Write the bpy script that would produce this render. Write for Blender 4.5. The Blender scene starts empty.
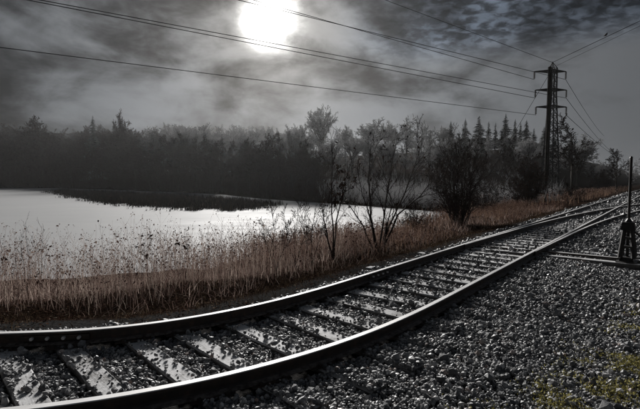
import bpy, bmesh, math, random
import numpy as np
from mathutils import Vector

# ------------------------------------------------------------------ camera, sky, sun, exposure
SC = bpy.context.scene
COL = SC.collection
F, YH, CZ = 417.0, 181.0, 1.620           # focal length in photo pixels, horizon row, eye height (rail head at 0.136)
PITCH = math.atan((204.5 - YH) / F)
cam = bpy.data.cameras.new('camera')
cam.sensor_width = 36.0
cam.lens = 36.0 * F / 640.0
cam.clip_start, cam.clip_end = 0.05, 9000.0
camo = bpy.data.objects.new('camera', cam)
COL.objects.link(camo)
camo.location = (0, 0, CZ)
camo.rotation_euler = (math.pi / 2 - PITCH, 0, 0)
SC.camera = camo

def ray(px, py):
    a, b = (px - 320.0) / F, (204.5 - py) / F
    c, s = math.cos(PITCH), math.sin(PITCH)
    return Vector((a, c + b * s, -s + b * c))
def ground(px, py, z):
    d = ray(px, py)
    t = (z - CZ) / d.z
    return Vector((d.x * t, d.y * t, z))
def at(px, py, D):
    d = ray(px, py)
    t = D / d.y
    return Vector((d.x * t, D, CZ + d.z * t))

SUN = ray(272, 20).normalized()
EL, AZ = math.asin(SUN.z), math.atan2(SUN.x, SUN.y)

world = bpy.data.worlds.new('World')
SC.world = world
world.use_nodes = True
NT = world.node_tree
NT.nodes.clear()
class N:
    """tiny node-graph helper"""
    def __init__(s, tree): s.t = tree
    def new(s, kind, **kw):
        n = s.t.nodes.new(kind)
        for k, v in kw.items(): setattr(n, k, v)
        return n
    def put(s, sock, v):
        if hasattr(v, 'is_linked') or isinstance(v, bpy.types.NodeSocket): s.t.links.new(v, sock)
        else: sock.default_value = v
    def math(s, op, a, b=0.0, c=0.0, clamp=False):
        n = s.new('ShaderNodeMath', operation=op, use_clamp=clamp)
        s.put(n.inputs[0], a); s.put(n.inputs[1], b); s.put(n.inputs[2], c)
        return n.outputs[0]
    def vmath(s, op, a, b=(0, 0, 0)):
        n = s.new('ShaderNodeVectorMath', operation=op)
        s.put(n.inputs[0], a); s.put(n.inputs[1], b)
        return n.outputs['Value'] if op == 'DOT_PRODUCT' else n.outputs[0]
    def noise(s, vec, scale, detail=4, rough=0.5, dist=0.0):
        n = s.new('ShaderNodeTexNoise')
        s.put(n.inputs['Vector'], vec)
        n.inputs['Scale'].default_value = scale; n.inputs['Detail'].default_value = detail
        n.inputs['Roughness'].default_value = rough; n.inputs['Distortion'].default_value = dist
        return n.outputs['Fac']
    def ramp(s, fac, stops):
        n = s.new('ShaderNodeValToRGB')
        s.put(n.inputs[0], fac)
        e = n.color_ramp.elements
        while len(e) < len(stops): e.new(0.5)
        for k, (p, c) in enumerate(stops):
            e[k].position = p
            e[k].color = (c[0], c[1], c[2], 1) if hasattr(c, '__len__') else (c, c, c, 1)
        return n.outputs[0]
    def mix(s, fac, a, b, kind='MIX'):
        n = s.new('ShaderNodeMix', data_type='RGBA', blend_type=kind)
        s.put(n.inputs[0], fac)
        s.put(n.inputs[6], a if not isinstance(a, tuple) else a + (1,) * (4 - len(a)))
        s.put(n.inputs[7], b if not isinstance(b, tuple) else b + (1,) * (4 - len(b)))
        return n.outputs[2]
    def maprange(s, v, a, b, c=0.0, d=1.0, smooth=True):
        n = s.new('ShaderNodeMapRange')
        if smooth: n.interpolation_type = 'SMOOTHSTEP'
        s.put(n.inputs[0], v)
        for k, q in enumerate((a, b, c, d)): n.inputs[k + 1].default_value = q
        return n.outputs[0]

SKY_SEED = 0.4
g = N(NT)
tc = g.new('ShaderNodeTexCoord')
dirv = g.vmath('NORMALIZE', tc.outputs['Generated'])
sep = g.new('ShaderNodeSeparateXYZ'); g.put(sep.inputs[0], dirv)
cosang = g.math('MAXIMUM', g.vmath('DOT_PRODUCT', dirv, tuple(SUN)), 0.0)
zz = g.math('ADD', g.math('MAXIMUM', sep.outputs[2], 0.0), 0.22)
flat = g.new('ShaderNodeCombineXYZ')                                   # the cloud deck, flattened towards the horizon
g.put(flat.inputs[0], g.math('DIVIDE', sep.outputs[0], zz)); g.put(flat.inputs[1], g.math('DIVIDE', sep.outputs[1], zz))
puff = g.new('ShaderNodeMapping'); g.put(puff.inputs[0], dirv); puff.inputs['Scale'].default_value = (1.0, 1.0, 1.9); puff.inputs['Location'].default_value = (SKY_SEED, 0.3, 0.1)
big = g.noise(puff.outputs[0], 3.1, 5, 0.5, 0.5)
fine = g.noise(puff.outputs[0], 8.5, 7, 0.58, 0.35)
cl = g.math('ADD', g.math('MULTIPLY', big, 0.70), g.math('MULTIPLY', fine, 0.30))
cl = g.math('ADD', cl, g.math('MULTIPLY', sep.outputs[0], 0.09))       # the deck thins out to the right
cloud = g.maprange(cl, 0.39, 0.61)
cosang = g.math('MINIMUM', g.math('ADD', cosang, g.math('MULTIPLY', g.math('SUBTRACT', fine, 0.5), 0.006)), 1.0)
# rippled high cloud, only well above the mist
rip_v = g.new('ShaderNodeMapping'); g.put(rip_v.inputs[0], flat.outputs[0]); rip_v.inputs['Scale'].default_value = (19, 23, 1)
rip = g.maprange(g.noise(rip_v.outputs[0], 1.0, 3, 0.5, 0.4), 0.38, 0.66)
high = g.math('MULTIPLY', g.maprange(sep.outputs[2], 0.24, 0.32), g.maprange(sep.outputs[0], 0.0, 0.3))
glow_w = g.math('POWER', cosang, 7.0)
glow_m = g.math('POWER', cosang, 42.0)
glow_s = g.math('POWER', cosang, 1250.0)
lum = g.math('ADD', 0.040, g.math('MULTIPLY', glow_w, 0.085))
lum = g.math('MULTIPLY', lum, g.math('ADD', 0.25, g.math('MULTIPLY', cloud, 1.62)))
lum = g.math('MULTIPLY', lum, g.math('ADD', 1.0, g.math('MULTIPLY', high, g.math('SUBTRACT', g.math('MULTIPLY', rip, 0.8), 0.80))))
lum = g.math('ADD', lum, g.math('MULTIPLY', glow_m, g.math('ADD', 0.02, g.math('MULTIPLY', cloud, 0.10))))
lum = g.math('ADD', lum, g.math('MULTIPLY', glow_s, 4.0))
tint = g.mix(glow_m, (0.93, 0.985, 1.06), (1.02, 1.0, 0.965))
tint = g.mix(g.math('MULTIPLY', high, 0.8), tint, (0.74, 0.95, 1.28))
vs = g.new('ShaderNodeVectorMath', operation='SCALE'); g.put(vs.inputs[0], tint); g.put(vs.inputs['Scale'], g.math('MULTIPLY', lum, 8.0))
sky = g.new('ShaderNodeTexSky', sky_type='NISHITA')
sky.sun_disc = False
sky.sun_elevation = EL
sky.sun_rotation = AZ % (2 * math.pi)
sky.dust_density = 4.0
veil = g.mix(0.997, sky.outputs[0], vs.outputs[0])                      # thick cloud over the clear sky
bg = g.new('ShaderNodeBackground'); g.put(bg.inputs[0], veil); bg.inputs[1].default_value = 0.1
wo = g.new('ShaderNodeOutputWorld'); NT.links.new(bg.outputs[0], wo.inputs[0])

sl = bpy.data.lights.new('sun', 'SUN')
sl.energy = 3.9
sl.angle = math.radians(13)
sl.color = (1.0, 0.975, 0.945)
slo = bpy.data.objects.new('sun', sl)
COL.objects.link(slo)
slo.rotation_euler = (-SUN).to_track_quat('-Z', 'Y').to_euler()

SC.view_settings.view_transform = 'Standard'
SC.view_settings.look = 'None'
SC.view_settings.gamma = 1.0
SC.view_settings.use_curve_mapping = False
SC.view_settings.exposure = 0.62
SC.render.engine = 'CYCLES'
SC.cycles.use_denoising = True
SC.cycles.max_bounces = 6
SC.cycles.diffuse_bounces = 2
SC.cycles.glossy_bounces = 2
SC.cycles.volume_bounces = 1
SC.cycles.sample_clamp_indirect = 4.0

HAZE_DENSITY = 0.0001
HAZE_G = 0.68

# ------------------------------------------------------------------ helpers
rng = np.random.default_rng(7)
R = random.Random(11)
PI = math.pi

def tag(o, label=None, cat=None, group=None, kind=None):
    if label: o['label'] = label
    if cat: o['category'] = cat
    if group: o['group'] = group
    if kind: o['kind'] = kind
    return o
def link(name, me, mats=None, parent=None):
    if mats is not None:
        for m in (mats if isinstance(mats, (list, tuple)) else [mats]): me.materials.append(m)
    o = bpy.data.objects.new(name, me)
    COL.objects.link(o)
    if parent is not None: o.parent = parent
    return o
def empty(name, loc=(0, 0, 0), rz=0.0):
    o = bpy.data.objects.new(name, None)
    COL.objects.link(o)
    o.location = loc; o.rotation_euler = (0, 0, rz)
    o.empty_display_size = 0.3
    return o
def copy_tree(o, parent=None):
    c = o.copy(); COL.objects.link(c); c.parent = parent
    for ch in o.children: copy_tree(ch, c)
    return c

class MB:
    """collects vertex and face arrays into ONE mesh"""
    def __init__(s): s.v = []; s.f = []; s.n = 0; s.mi = []; s.r = []
    def add(s, v, f, mi=0, rnd=None):
        v = np.asarray(v, float).reshape(-1, 3); f = np.asarray(f, int)
        s.v.append(v); s.f.append(f + s.n); s.mi.append(np.full(len(f), mi, int)); s.n += len(v)
        s.r.append(np.zeros(len(v)) if rnd is None else np.broadcast_to(np.asarray(rnd, float), (len(v),)))
        return s
    def mesh(s, name, smooth=False):
        me = bpy.data.meshes.new(name)
        V = np.concatenate(s.v)
        tot = np.concatenate([np.full(len(f), f.shape[1], int) for f in s.f])
        idx = np.concatenate([f.ravel() for f in s.f])
        me.vertices.add(len(V)); me.vertices.foreach_set('co', V.astype(np.float32).ravel())
        me.loops.add(len(idx)); me.loops.foreach_set('vertex_index', idx.astype(np.int32))
        me.polygons.add(len(tot))
        st = np.concatenate([[0], np.cumsum(tot)[:-1]])
        me.polygons.foreach_set('loop_start', st.astype(np.int32))
        me.polygons.foreach_set('loop_total', tot.astype(np.int32))
        me.polygons.foreach_set('material_index', np.concatenate(s.mi).astype(np.int32))
        me.polygons.foreach_set('use_smooth', np.full(len(tot), smooth))
        a = me.attributes.new('rnd', 'FLOAT', 'POINT')
        a.data.foreach_set('value', np.concatenate(s.r).astype(np.float32))
        me.update(calc_edges=True); me.validate()
        return me
    def build(s, name, mats, parent=None, smooth=False):
        return link(name, s.mesh(name, smooth), mats, parent)

def tube_arrays(P, Rr, sides=4, cap=False):
    """P (M,N,3), Rr (M,N): M tubes at once"""
    P = np.asarray(P, float); Rr = np.asarray(Rr, float)
    M, Nn = P.shape[:2]
    T = np.gradient(P, axis=1)
    T /= np.linalg.norm(T, axis=2, keepdims=True) + 1e-9
    ref = np.zeros((M, 1, 3)); steep = np.abs(T.mean(1)[:, 2]) > 0.75
    ref[steep, 0, 0] = 1.0; ref[~steep, 0, 2] = 1.0
    A = np.cross(T, np.broadcast_to(ref, T.shape)); A /= np.linalg.norm(A, axis=2, keepdims=True) + 1e-9
    B = np.cross(T, A)
    th = np.arange(sides) * 2 * PI / sides
    V = P[:, :, None] + Rr[:, :, None, None] * (A[:, :, None] * np.cos(th)[None, None, :, None] + B[:, :, None] * np.sin(th)[None, None, :, None])
    i = np.arange(Nn - 1)[:, None]; j = np.arange(sides)[None]
    j2 = (j + 1) % sides
    q = np.stack([i * sides + j, (i + 1) * sides + j, (i + 1) * sides + j2, i * sides + j2], -1).reshape(-1, 4)
    Fq = (q[None] + (np.arange(M) * Nn * sides)[:, None, None]).reshape(-1, 4)
    return V.reshape(-1, 3), Fq
def add_tubes(mb, polys, sides=4, mi=0, rnd=None):
    """polys: list of (points, radii)"""
    by = {}
    for p, r in polys: by.setdefault(len(p), []).append((p, r))
    for n, L in by.items():
        P = np.array([[tuple(q) for q in p] for p, r in L]); Rr = np.array([r for p, r in L])
        V, Fq = tube_arrays(P, Rr, sides)
        mb.add(V, Fq, mi, 0.0 if rnd is None else rnd)
    return mb
BOXF = np.array([(0, 3, 2, 1), (4, 5, 6, 7), (0, 1, 5, 4), (1, 2, 6, 5), (2, 3, 7, 6), (3, 0, 4, 7)])
def box(mb, c, sx, sy, sz, rz=0.0, mi=0, rnd=None, taper=1.0):
    h = np.array([(-1, -1, -1), (1, -1, -1), (1, 1, -1), (-1, 1, -1), (-1, -1, 1), (1, -1, 1), (1, 1, 1), (-1, 1, 1)], float) * 0.5
    h[4:, :2] *= taper
    h = h * (sx, sy, sz)
    cr, sr = math.cos(rz), math.sin(rz)
    v = np.c_[h[:, 0] * cr - h[:, 1] * sr, h[:, 0] * sr + h[:, 1] * cr, h[:, 2]] + np.asarray(c, float)
    return mb.add(v, BOXF, mi, rnd)
def bar(mb, a, b, w, mi=0, sides=4, w2=None):
    """a straight member from a to b with closed ends"""
    a = np.asarray(a, float); b = np.asarray(b, float)
    V, Fq = tube_arrays(np.array([[a, b]]), np.array([[w, w if w2 is None else w2]]), sides)
    mb.add(V, Fq, mi)
    mb.add(V, np.array([list(range(sides)), list(range(2 * sides - 1, sides - 1, -1))]), mi)
    return mb
def lathe(mb, base, prof, sides=12, mi=0):
    th = np.arange(sides) * 2 * PI / sides
    pr = np.asarray(prof, float)
    V = np.stack([pr[:, 0, None] * np.cos(th), pr[:, 0, None] * np.sin(th), np.repeat(pr[:, 1, None], sides, 1)], -1).reshape(-1, 3) + np.asarray(base, float)
    n = len(pr); i = np.arange(n - 1)[:, None]; j = np.arange(sides)[None]; j2 = (j + 1) % sides
    mb.add(V, np.stack([i * sides + j, i * sides + j2, (i + 1) * sides + j2, (i + 1) * sides + j], -1).reshape(-1, 4), mi)
    return mb

def smooth01(t):
    t = np.clip(t, 0, 1)
    return t * t * (3 - 2 * t)
_perm = np.random.default_rng(3).random((256, 256))
def vnoise(x, y):
    xi = np.floor(x).astype(int); yi = np.floor(y).astype(int)
    fx = smooth01(x - xi); fy = smooth01(y - yi)
    p = lambda a, b: _perm[a & 255, b & 255]
    return (p(xi, yi) * (1 - fx) + p(xi + 1, yi) * fx) * (1 - fy) + (p(xi, yi + 1) * (1 - fx) + p(xi + 1, yi + 1) * fx) * fy
def fbm(x, y, o=4):
    s = 0; a = 0.5
    for k in range(o):
        s = s + a * vnoise(x * 2 ** k + 17 * k, y * 2 ** k + 5 * k); a *= 0.5
    return s

# ------------------------------------------------------------------ materials
def mat(name, build):
    m = bpy.data.materials.new(name); m.use_nodes = True
    t = m.node_tree; t.nodes.clear()
    n = N(t)
    out = n.new('ShaderNodeOutputMaterial')
    b = n.new('ShaderNodeBsdfPrincipled')
    t.links.new(b.outputs[0], out.inputs[0])
    build(n, b)
    return m
def bump(n, b, h, strength, dist):
    k = n.new('ShaderNodeBump'); n.put(k.inputs['Height'], h)
    k.inputs['Strength'].default_value = strength; k.inputs['Distance'].default_value = dist
    n.put(b.inputs['Normal'], k.outputs[0])
def objco(n): return n.new('ShaderNodeTexCoord').outputs['Object']
def posco(n): return n.new('ShaderNodeNewGeometry').outputs['Position']
def rndattr(n):
    a = n.new('ShaderNodeAttribute'); a.attribute_name = 'rnd'
    return a.outputs['Fac']

def m_stone(n, b):
    ra = n.new('ShaderNodeAttribute'); ra.attribute_name = 'rnd'; ra.attribute_type = 'INSTANCER'
    r = ra.outputs['Fac']
    c = n.ramp(r, [(0.0, (0.07, 0.071, 0.075)), (0.5, (0.19, 0.192, 0.198)), (0.85, (0.37, 0.367, 0.365)), (0.965, (0.54, 0.53, 0.525)), (1.0, (0.36, 0.26, 0.215))])
    k = n.noise(posco(n), 55, 3, 0.6)
    n.put(b.inputs['Base Color'], n.mix(0.6, c, n.ramp(k, [(0.3, 0.35), (0.7, 1.5)]), 'MULTIPLY'))
    n.put(b.inputs['Roughness'], n.maprange(n.noise(posco(n), 9, 2), 0.35, 0.65, 0.46, 0.70))
    b.inputs['Specular IOR Level'].default_value = 0.45
    bump(n, b, n.noise(posco(n), 120, 3, 0.6), 0.5, 0.004)
M_STONE = mat('ballast_stone', m_stone)

def m_tie(n, b):
    o = objco(n)
    mp = n.new('ShaderNodeMapping'); n.put(mp.inputs[0], o); mp.inputs['Scale'].default_value = (1.2, 26, 26)
    grain = n.noise(mp.outputs[0], 2.0, 6, 0.65, 0.3)
    oi = n.new('ShaderNodeObjectInfo')
    wood = n.ramp(grain, [(0.34, (0.045, 0.042, 0.040)), (0.5, (0.15, 0.142, 0.135)), (0.7, (0.26, 0.25, 0.24))])
    # hoar frost lies on the upper faces in patches
    pv = n.vmath('ADD', posco(n), (0, 0, 0))
    patch = n.math('ADD', n.math('MULTIPLY', n.noise(pv, 5.5, 5, 0.6), 0.75), n.math('MULTIPLY', grain, 0.35))
    nz = n.new('ShaderNodeSeparateXYZ'); n.put(nz.inputs[0], n.new('ShaderNodeNewGeometry').outputs['Normal'])
    lim = n.math('ADD', 0.0, n.math('MULTIPLY', oi.outputs['Random'], 0.14))
    patch = n.math('ADD', patch, n.math('MULTIPLY', n.math('SUBTRACT', n.noise(posco(n), 48, 4, 0.7), 0.5), 0.55))
    fr = n.math('MULTIPLY', n.maprange(n.math('ADD', patch, n.math('SUBTRACT', 0.12, lim)), 0.34, 0.66), n.maprange(nz.outputs[2], 0.4, 0.9))
    n.put(b.inputs['Base Color'], n.mix(fr, wood, (0.60, 0.60, 0.605)))
    b.inputs['Roughness'].default_value = 0.8
    b.inputs['Specular IOR Level'].default_value = 0.2
    bump(n, b, n.math('ADD', grain, n.math('MULTIPLY', fr, 0.3)), 0.6, 0.006)
M_TIE = mat('frosted_tie_wood', m_tie)

def m_rail(n, b):
    k = n.noise(posco(n), 14, 5, 0.6)
    n.put(b.inputs['Base Color'], n.ramp(k, [(0.3, (0.016, 0.013, 0.012)), (0.55, (0.040, 0.028, 0.022)), (0.75, (0.085, 0.048, 0.034))]))
    b.inputs['Roughness'].default_value = 0.62
    bump(n, b, n.noise(posco(n), 60, 3), 0.3, 0.003)
M_RAIL = mat('rusty_rail_steel', m_rail)
def m_foot(n, b):
    k = n.noise(posco(n), 22, 5, 0.65)
    n.put(b.inputs['Base Color'], n.ramp(k, [(0.35, (0.04, 0.030, 0.025)), (0.65, (0.20, 0.175, 0.16))]))
    b.inputs['Roughness'].default_value = 0.7
M_FOOT = mat('rail_foot_highlight', m_foot)  # foot lightened in colour to paint the flange's highlight line
def m_head(n, b):
    mp = n.new('ShaderNodeMapping'); n.put(mp.inputs[0], posco(n)); mp.inputs['Scale'].default_value = (1, 1, 1)
    k = n.noise(mp.outputs[0], 3.5, 5, 0.6)
    n.put(b.inputs['Base Color'], n.ramp(k, [(0.3, (0.60, 0.59, 0.585)), (0.7, (0.76, 0.755, 0.75))]))
    b.inputs['Metallic'].default_value = 0.15
    n.put(b.inputs['Roughness'], n.maprange(k, 0.3, 0.7, 0.52, 0.70))
M_HEAD = mat('polished_rail_head', m_head)
def m_iron(n, b):
    k = n.noise(objco(n), 12, 4, 0.6)
    n.put(b.inputs['Base Color'], n.ramp(k, [(0.3, (0.012, 0.012, 0.013)), (0.7, (0.035, 0.030, 0.028))]))
    b.inputs['Roughness'].default_value = 0.5
    b.inputs['Metallic'].default_value = 0.3
M_IRON = mat('black_iron', m_iron)
def m_steel(n, b):
    k = n.noise(objco(n), 1.5, 4, 0.6)
    n.put(b.inputs['Base Color'], n.ramp(k, [(0.3, (0.035, 0.036, 0.038)), (0.7, (0.075, 0.075, 0.076))]))
    b.inputs['Roughness'].default_value = 0.7
    b.inputs['Specular IOR Level'].default_value = 0.15
M_STEEL = mat('weathered_tower_steel', m_steel)
def m_mast(n, b):
    k = n.noise(objco(n), 2.2, 4, 0.6)
    n.put(b.inputs['Base Color'], n.ramp(k, [(0.3, (0.012, 0.010, 0.009)), (0.7, (0.028, 0.022, 0.019))]))
    b.inputs['Specular IOR Level'].default_value = 0.05
    b.inputs['Roughness'].default_value = 0.8
M_MAST = mat('creosoted_mast', m_mast)
def m_wire(n, b):
    b.inputs['Base Color'].default_value = (0.022, 0.022, 0.024, 1); b.inputs['Roughness'].default_value = 0.8; b.inputs['Specular IOR Level'].default_value = 0.0
M_WIRE = mat('wire', m_wire)
def m_glass(n, b):
    b.inputs['Base Color'].default_value = (0.05, 0.035, 0.03, 1); b.inputs['Roughness'].default_value = 0.25
M_INS = mat('brown_porcelain', m_glass)
def m_bark(n, b):
    mp = n.new('ShaderNodeMapping'); n.put(mp.inputs[0], objco(n)); mp.inputs['Scale'].default_value = (9, 9, 2)
    k = n.noise(mp.outputs[0], 3, 5, 0.65)
    n.put(b.inputs['Base Color'], n.ramp(k, [(0.3, (0.022, 0.018, 0.016)), (0.7, (0.070, 0.058, 0.050))]))
    b.inputs['Specular IOR Level'].default_value = 0.05
    b.inputs['Roughness'].default_value = 0.85
    bump(n, b, k, 0.6, 0.02)
M_BARK = mat('bark', m_bark)
def m_twig(n, b):
    k = n.noise(objco(n), 2.5, 3, 0.6)
    n.put(b.inputs['Base Color'], n.ramp(k, [(0.3, (0.020, 0.015, 0.013)), (0.7, (0.060, 0.042, 0.036))]))
    b.inputs['Specular IOR Level'].default_value = 0.05
    b.inputs['Roughness'].default_value = 0.8
M_TWIG = mat('bare_twigs', m_twig)
def m_needle(n, b):
    k = n.noise(objco(n), 1.3, 4, 0.6)
    n.put(b.inputs['Base Color'], n.ramp(k, [(0.3, (0.06, 0.072, 0.066)), (0.7, (0.15, 0.168, 0.158))]))
    b.inputs['Specular IOR Level'].default_value = 0.05
    b.inputs['Roughness'].default_value = 0.8
M_NEEDLE = mat('fir_needles', m_needle)  # needle colour lightened, with the paleness of mist painted in
def m_leaf(n, b):
    n.put(b.inputs['Base Color'], n.ramp(rndattr(n), [(0.0, (0.02, 0.014, 0.011)), (0.6, (0.045, 0.027, 0.019)), (1.0, (0.10, 0.05, 0.03))]))
    b.inputs['Specular IOR Level'].default_value = 0.05
    b.inputs['Roughness'].default_value = 0.7
M_LEAF = mat('withered_leaf', m_leaf)
def translucent(name, stops, amt=0.35):
    m = bpy.data.materials.new(name); m.use_nodes = True
    t = m.node_tree; t.nodes.clear(); n = N(t)
    c = n.ramp(rndattr(n), stops)
    d = n.new('ShaderNodeBsdfDiffuse'); tr = n.new('ShaderNodeBsdfTranslucent'); mx = n.new('ShaderNodeMixShader')
    n.put(d.inputs[0], c); n.put(tr.inputs[0], c); mx.inputs[0].default_value = amt
    t.links.new(d.outputs[0], mx.inputs[1]); t.links.new(tr.outputs[0], mx.inputs[2])
    o = n.new('ShaderNodeOutputMaterial'); t.links.new(mx.outputs[0], o.inputs[0])
    return m
M_REED = translucent('dry_stems', [(0.0, (0.24, 0.185, 0.172)), (0.4, (0.50, 0.415, 0.385)), (0.75, (0.72, 0.635, 0.585)), (1.0, (0.84, 0.78, 0.72))], 0.58)
M_SEED = translucent('seed_heads', [(0.0, (0.07, 0.042, 0.038)), (0.4, (0.26, 0.185, 0.165)), (1.0, (0.62, 0.52, 0.46))], 0.55)
M_SEDGE = translucent('dark_sedge', [(0.0, (0.008, 0.008, 0.008)), (0.7, (0.022, 0.020, 0.018)), (1.0, (0.07, 0.062, 0.05))], 0.15)
M_PALE = translucent('mist_tinted_twigs', [(0.0, (0.34, 0.34, 0.345)), (1.0, (0.62, 0.62, 0.625))], 0.6)  # pale copy of the twigs; the brightening by mist is put into its colour
M_STRAW = translucent('golden_dead_grass', [(0.0, (0.15, 0.100, 0.080)), (0.5, (0.36, 0.265, 0.215)), (1.0, (0.62, 0.51, 0.42))], 0.55)
M_UNDER = translucent('tangled_brown_grass', [(0.0, (0.07, 0.045, 0.038)), (0.5, (0.24, 0.165, 0.14)), (1.0, (0.58, 0.47, 0.41))], 0.5)
M_MOSS = translucent('yellow_moss', [(0.0, (0.12, 0.10, 0.04)), (0.6, (0.32, 0.29, 0.09)), (1.0, (0.50, 0.45, 0.19))], 0.45)
M_LITTER = translucent('leaf_litter', [(0.0, (0.014, 0.008, 0.006)), (0.5, (0.07, 0.036, 0.026)), (0.85, (0.16, 0.10, 0.07)), (1.0, (0.38, 0.32, 0.25))], 0.2)
M_DEAD = translucent('dead_grass', [(0.0, (0.012, 0.008, 0.006)), (0.5, (0.045, 0.030, 0.021)), (0.9, (0.12, 0.085, 0.055)), (1.0, (0.24, 0.18, 0.115))], 0.2)

# ------------------------------------------------------------------ the line of the track (plan)
DS = 0.05
S0, K1, RAMP, HD, Y0 = 1.780, 0.2699, 3.734, 0.8768, 4.629
_s = np.arange(-45, 170, DS)
_h = np.full(len(_s), HD)
for k in range(len(_s) - 2, -1, -1):
    kap = K1 * min(max((S0 - _s[k]) / RAMP, 0), 1)
    if _h[k + 1] < 0.10: kap = 0.0
    _h[k] = _h[k + 1] - kap * DS
_x = np.cumsum(np.cos(_h)) * DS; _y = np.cumsum(np.sin(_h)) * DS
_i0 = int(np.argmin(np.abs(_s)))
_x = _x - _x[_i0]; _y = _y - _y[_i0] + Y0
CEN = np.c_[_x, _y]
def at_s(s, d=0.0):
    """plan point at chainage s, d metres to the lake side of the centre line"""
    s = np.asarray(s, float)
    x = np.interp(s, _s, _x); y = np.interp(s, _s, _y); h = np.interp(s, _s, _h)
    return np.stack([x - np.sin(h) * d, y + np.cos(h) * d], -1), h
_CS = CEN[::5]; _HS = _h[::5]; _SS = _s[::5]
def track_sd(x, y):
    """(chainage, signed distance) for arrays of points"""
    x = np.ravel(x); y = np.ravel(y)
    so = np.empty(len(x)); do = np.empty(len(x))
    for a in range(0, len(x), 4000):
        xx = x[a:a + 4000, None] - _CS[None, :, 0]; yy = y[a:a + 4000, None] - _CS[None, :, 1]
        j = (xx ** 2 + yy ** 2).argmin(1); k = np.arange(len(j))
        c, s = np.cos(_HS[j]), np.sin(_HS[j])
        along = xx[k, j] * c + yy[k, j] * s
        so[a:a + 4000] = _SS[j] + along
        do[a:a + 4000] = -xx[k, j] * s + yy[k, j] * c
    return so, do

# ------------------------------------------------------------------ lake outline (plan) and terrain height
WATER = -1.40
shore_far = [(-1500, 330), (-600, 210), (-300, 190), (-150, 185), (0, 185), (60, 172), (120, 140), (170, 112), (220, 95), (260, 72), (300, 62), (345, 54), (390, 47), (432, 42)]
far_pts = [((px - 320) / F * D, D) for px, D in shore_far]
near_ss = np.arange(34, -44, -1.0)
near_pts, _ = at_s(near_ss, 9.3)
near_pts = near_pts + np.c_[np.zeros(len(near_ss)), 0.7 * np.sin(near_ss * 0.8) + 0.4 * np.sin(near_ss * 2.1)]
LAKE = np.array(far_pts + [tuple(p) for p in near_pts] + [(-330, 20), (-900, 60)])
def lake_dist(x, y):
    """signed distance to the lake shore, positive on land"""
    x = np.ravel(x); y = np.ravel(y)
    A = LAKE; B = np.roll(LAKE, -1, 0); E = B - A; L2 = (E ** 2).sum(1)
    out = np.empty(len(x))
    for a in range(0, len(x), 8000):
        px = x[a:a + 8000, None]; py = y[a:a + 8000, None]
        t = np.clip(((px - A[:, 0]) * E[:, 0] + (py - A[:, 1]) * E[:, 1]) / L2, 0, 1)
        d = np.sqrt((px - A[:, 0] - t * E[:, 0]) ** 2 + (py - A[:, 1] - t * E[:, 1]) ** 2).min(1)
        cr = ((A[:, 1] > py) != (B[:, 1] > py)) & (px < (B[:, 0] - A[:, 0]) * (py - A[:, 1]) / (B[:, 1] - A[:, 1] + 1e-12) + A[:, 0])
        ins = cr.sum(1) % 2 == 1
        out[a:a + 8000] = np.where(ins, -d, d)
    return out
def terrain(x, y, full=False):
    sh = np.shape(x); x = np.ravel(x).astype(float); y = np.ravel(y).astype(float)
    s, d = track_sd(x, y)
    dl = lake_dist(x, y)
    zt = np.interp(d, [-60, -12, -6.5, -4.2, -2.2, -1.75, -0.95, -0.72, 0.72, 0.95, 1.6, 2.6, 4.6, 9, 14, 60, 300, 900],
                   [0.6, 0.05, -0.02, -0.10, -0.08, -0.035, -0.03, -0.055, -0.055, -0.03, -0.06, -0.30, -0.40, -0.75, -0.9, 0.6, 2.0, 3.0])
    zs = np.where(dl > 0, WATER + 0.10 + 0.22 * dl, WATER + 0.10 + 0.30 * np.maximum(dl, -4))
    zt = np.where(d > 12, zt + 14.0 * smooth01((dl - 6) / 120) * smooth01((d - 12) / 25), zt)      # wooded rise behind the lake
    z = np.minimum(zt, zs)
    amp = np.interp(np.abs(d), [1.0, 3.0, 12, 60], [0.0, 0.05, 0.14, 0.5])
    amp = np.where(dl < 0.5, 0.02, amp) * np.interp(dl, [0, 6], [0.3, 1])
    z = z + amp * (fbm(x * 0.55 + 40, y * 0.55 + 40) - 0.47) * 2
    r = np.hypot(x, y)
    z = z + 0.02 * (fbm(x * 2.3, y * 2.3, 3) - 0.43) * np.interp(np.abs(d), [0.9, 1.8], [0.2, 1])
    if full: return z.reshape(sh), s.reshape(sh), d.reshape(sh), dl.reshape(sh)
    return z.reshape(sh)
def tz(x, y): return float(terrain(np.array([x]), np.array([y]))[0])

def m_ground(n, b):
    p = posco(n)
    dd = n.new('ShaderNodeAttribute'); dd.attribute_name = 'side'
    d = dd.outputs['Fac']
    wob = n.math('ADD', d, n.math('MULTIPLY', n.math('SUBTRACT', n.noise(p, 1.6, 5, 0.6), 0.5), 1.1))
    k = n.noise(p, 28, 5, 0.65)
    grit = n.ramp(k, [(0.3, (0.010, 0.010, 0.010)), (0.7, (0.050, 0.048, 0.047))])
    litter = n.ramp(n.noise(p, 16, 6, 0.7), [(0.36, (0.004, 0.003, 0.003)), (0.5, (0.014, 0.009, 0.007)), (0.62, (0.045, 0.029, 0.021)), (0.72, (0.14, 0.10, 0.075))])
    soil = n.ramp(n.noise(p, 20, 5, 0.7), [(0.3, (0.022, 0.017, 0.013)), (0.7, (0.09, 0.070, 0.052))])
    c = n.mix(n.maprange(wob, 1.7, 2.3), grit, litter)
    c = n.mix(n.maprange(wob, -2.8, -3.6), c, soil)
    n.put(b.inputs['Base Color'], c)
    b.inputs['Roughness'].default_value = 0.95
    b.inputs['Specular IOR Level'].default_value = 0.0
    bump(n, b, n.math('ADD', k, n.noise(p, 90, 3)), 0.6, 0.02)
M_GROUND = mat('ground', m_ground)
na, nr = 320, 180
ang = np.linspace(0, 2 * PI, na, endpoint=False)
rad = np.concatenate([[0.0], np.geomspace(0.4, 1400, nr - 1)])
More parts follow.
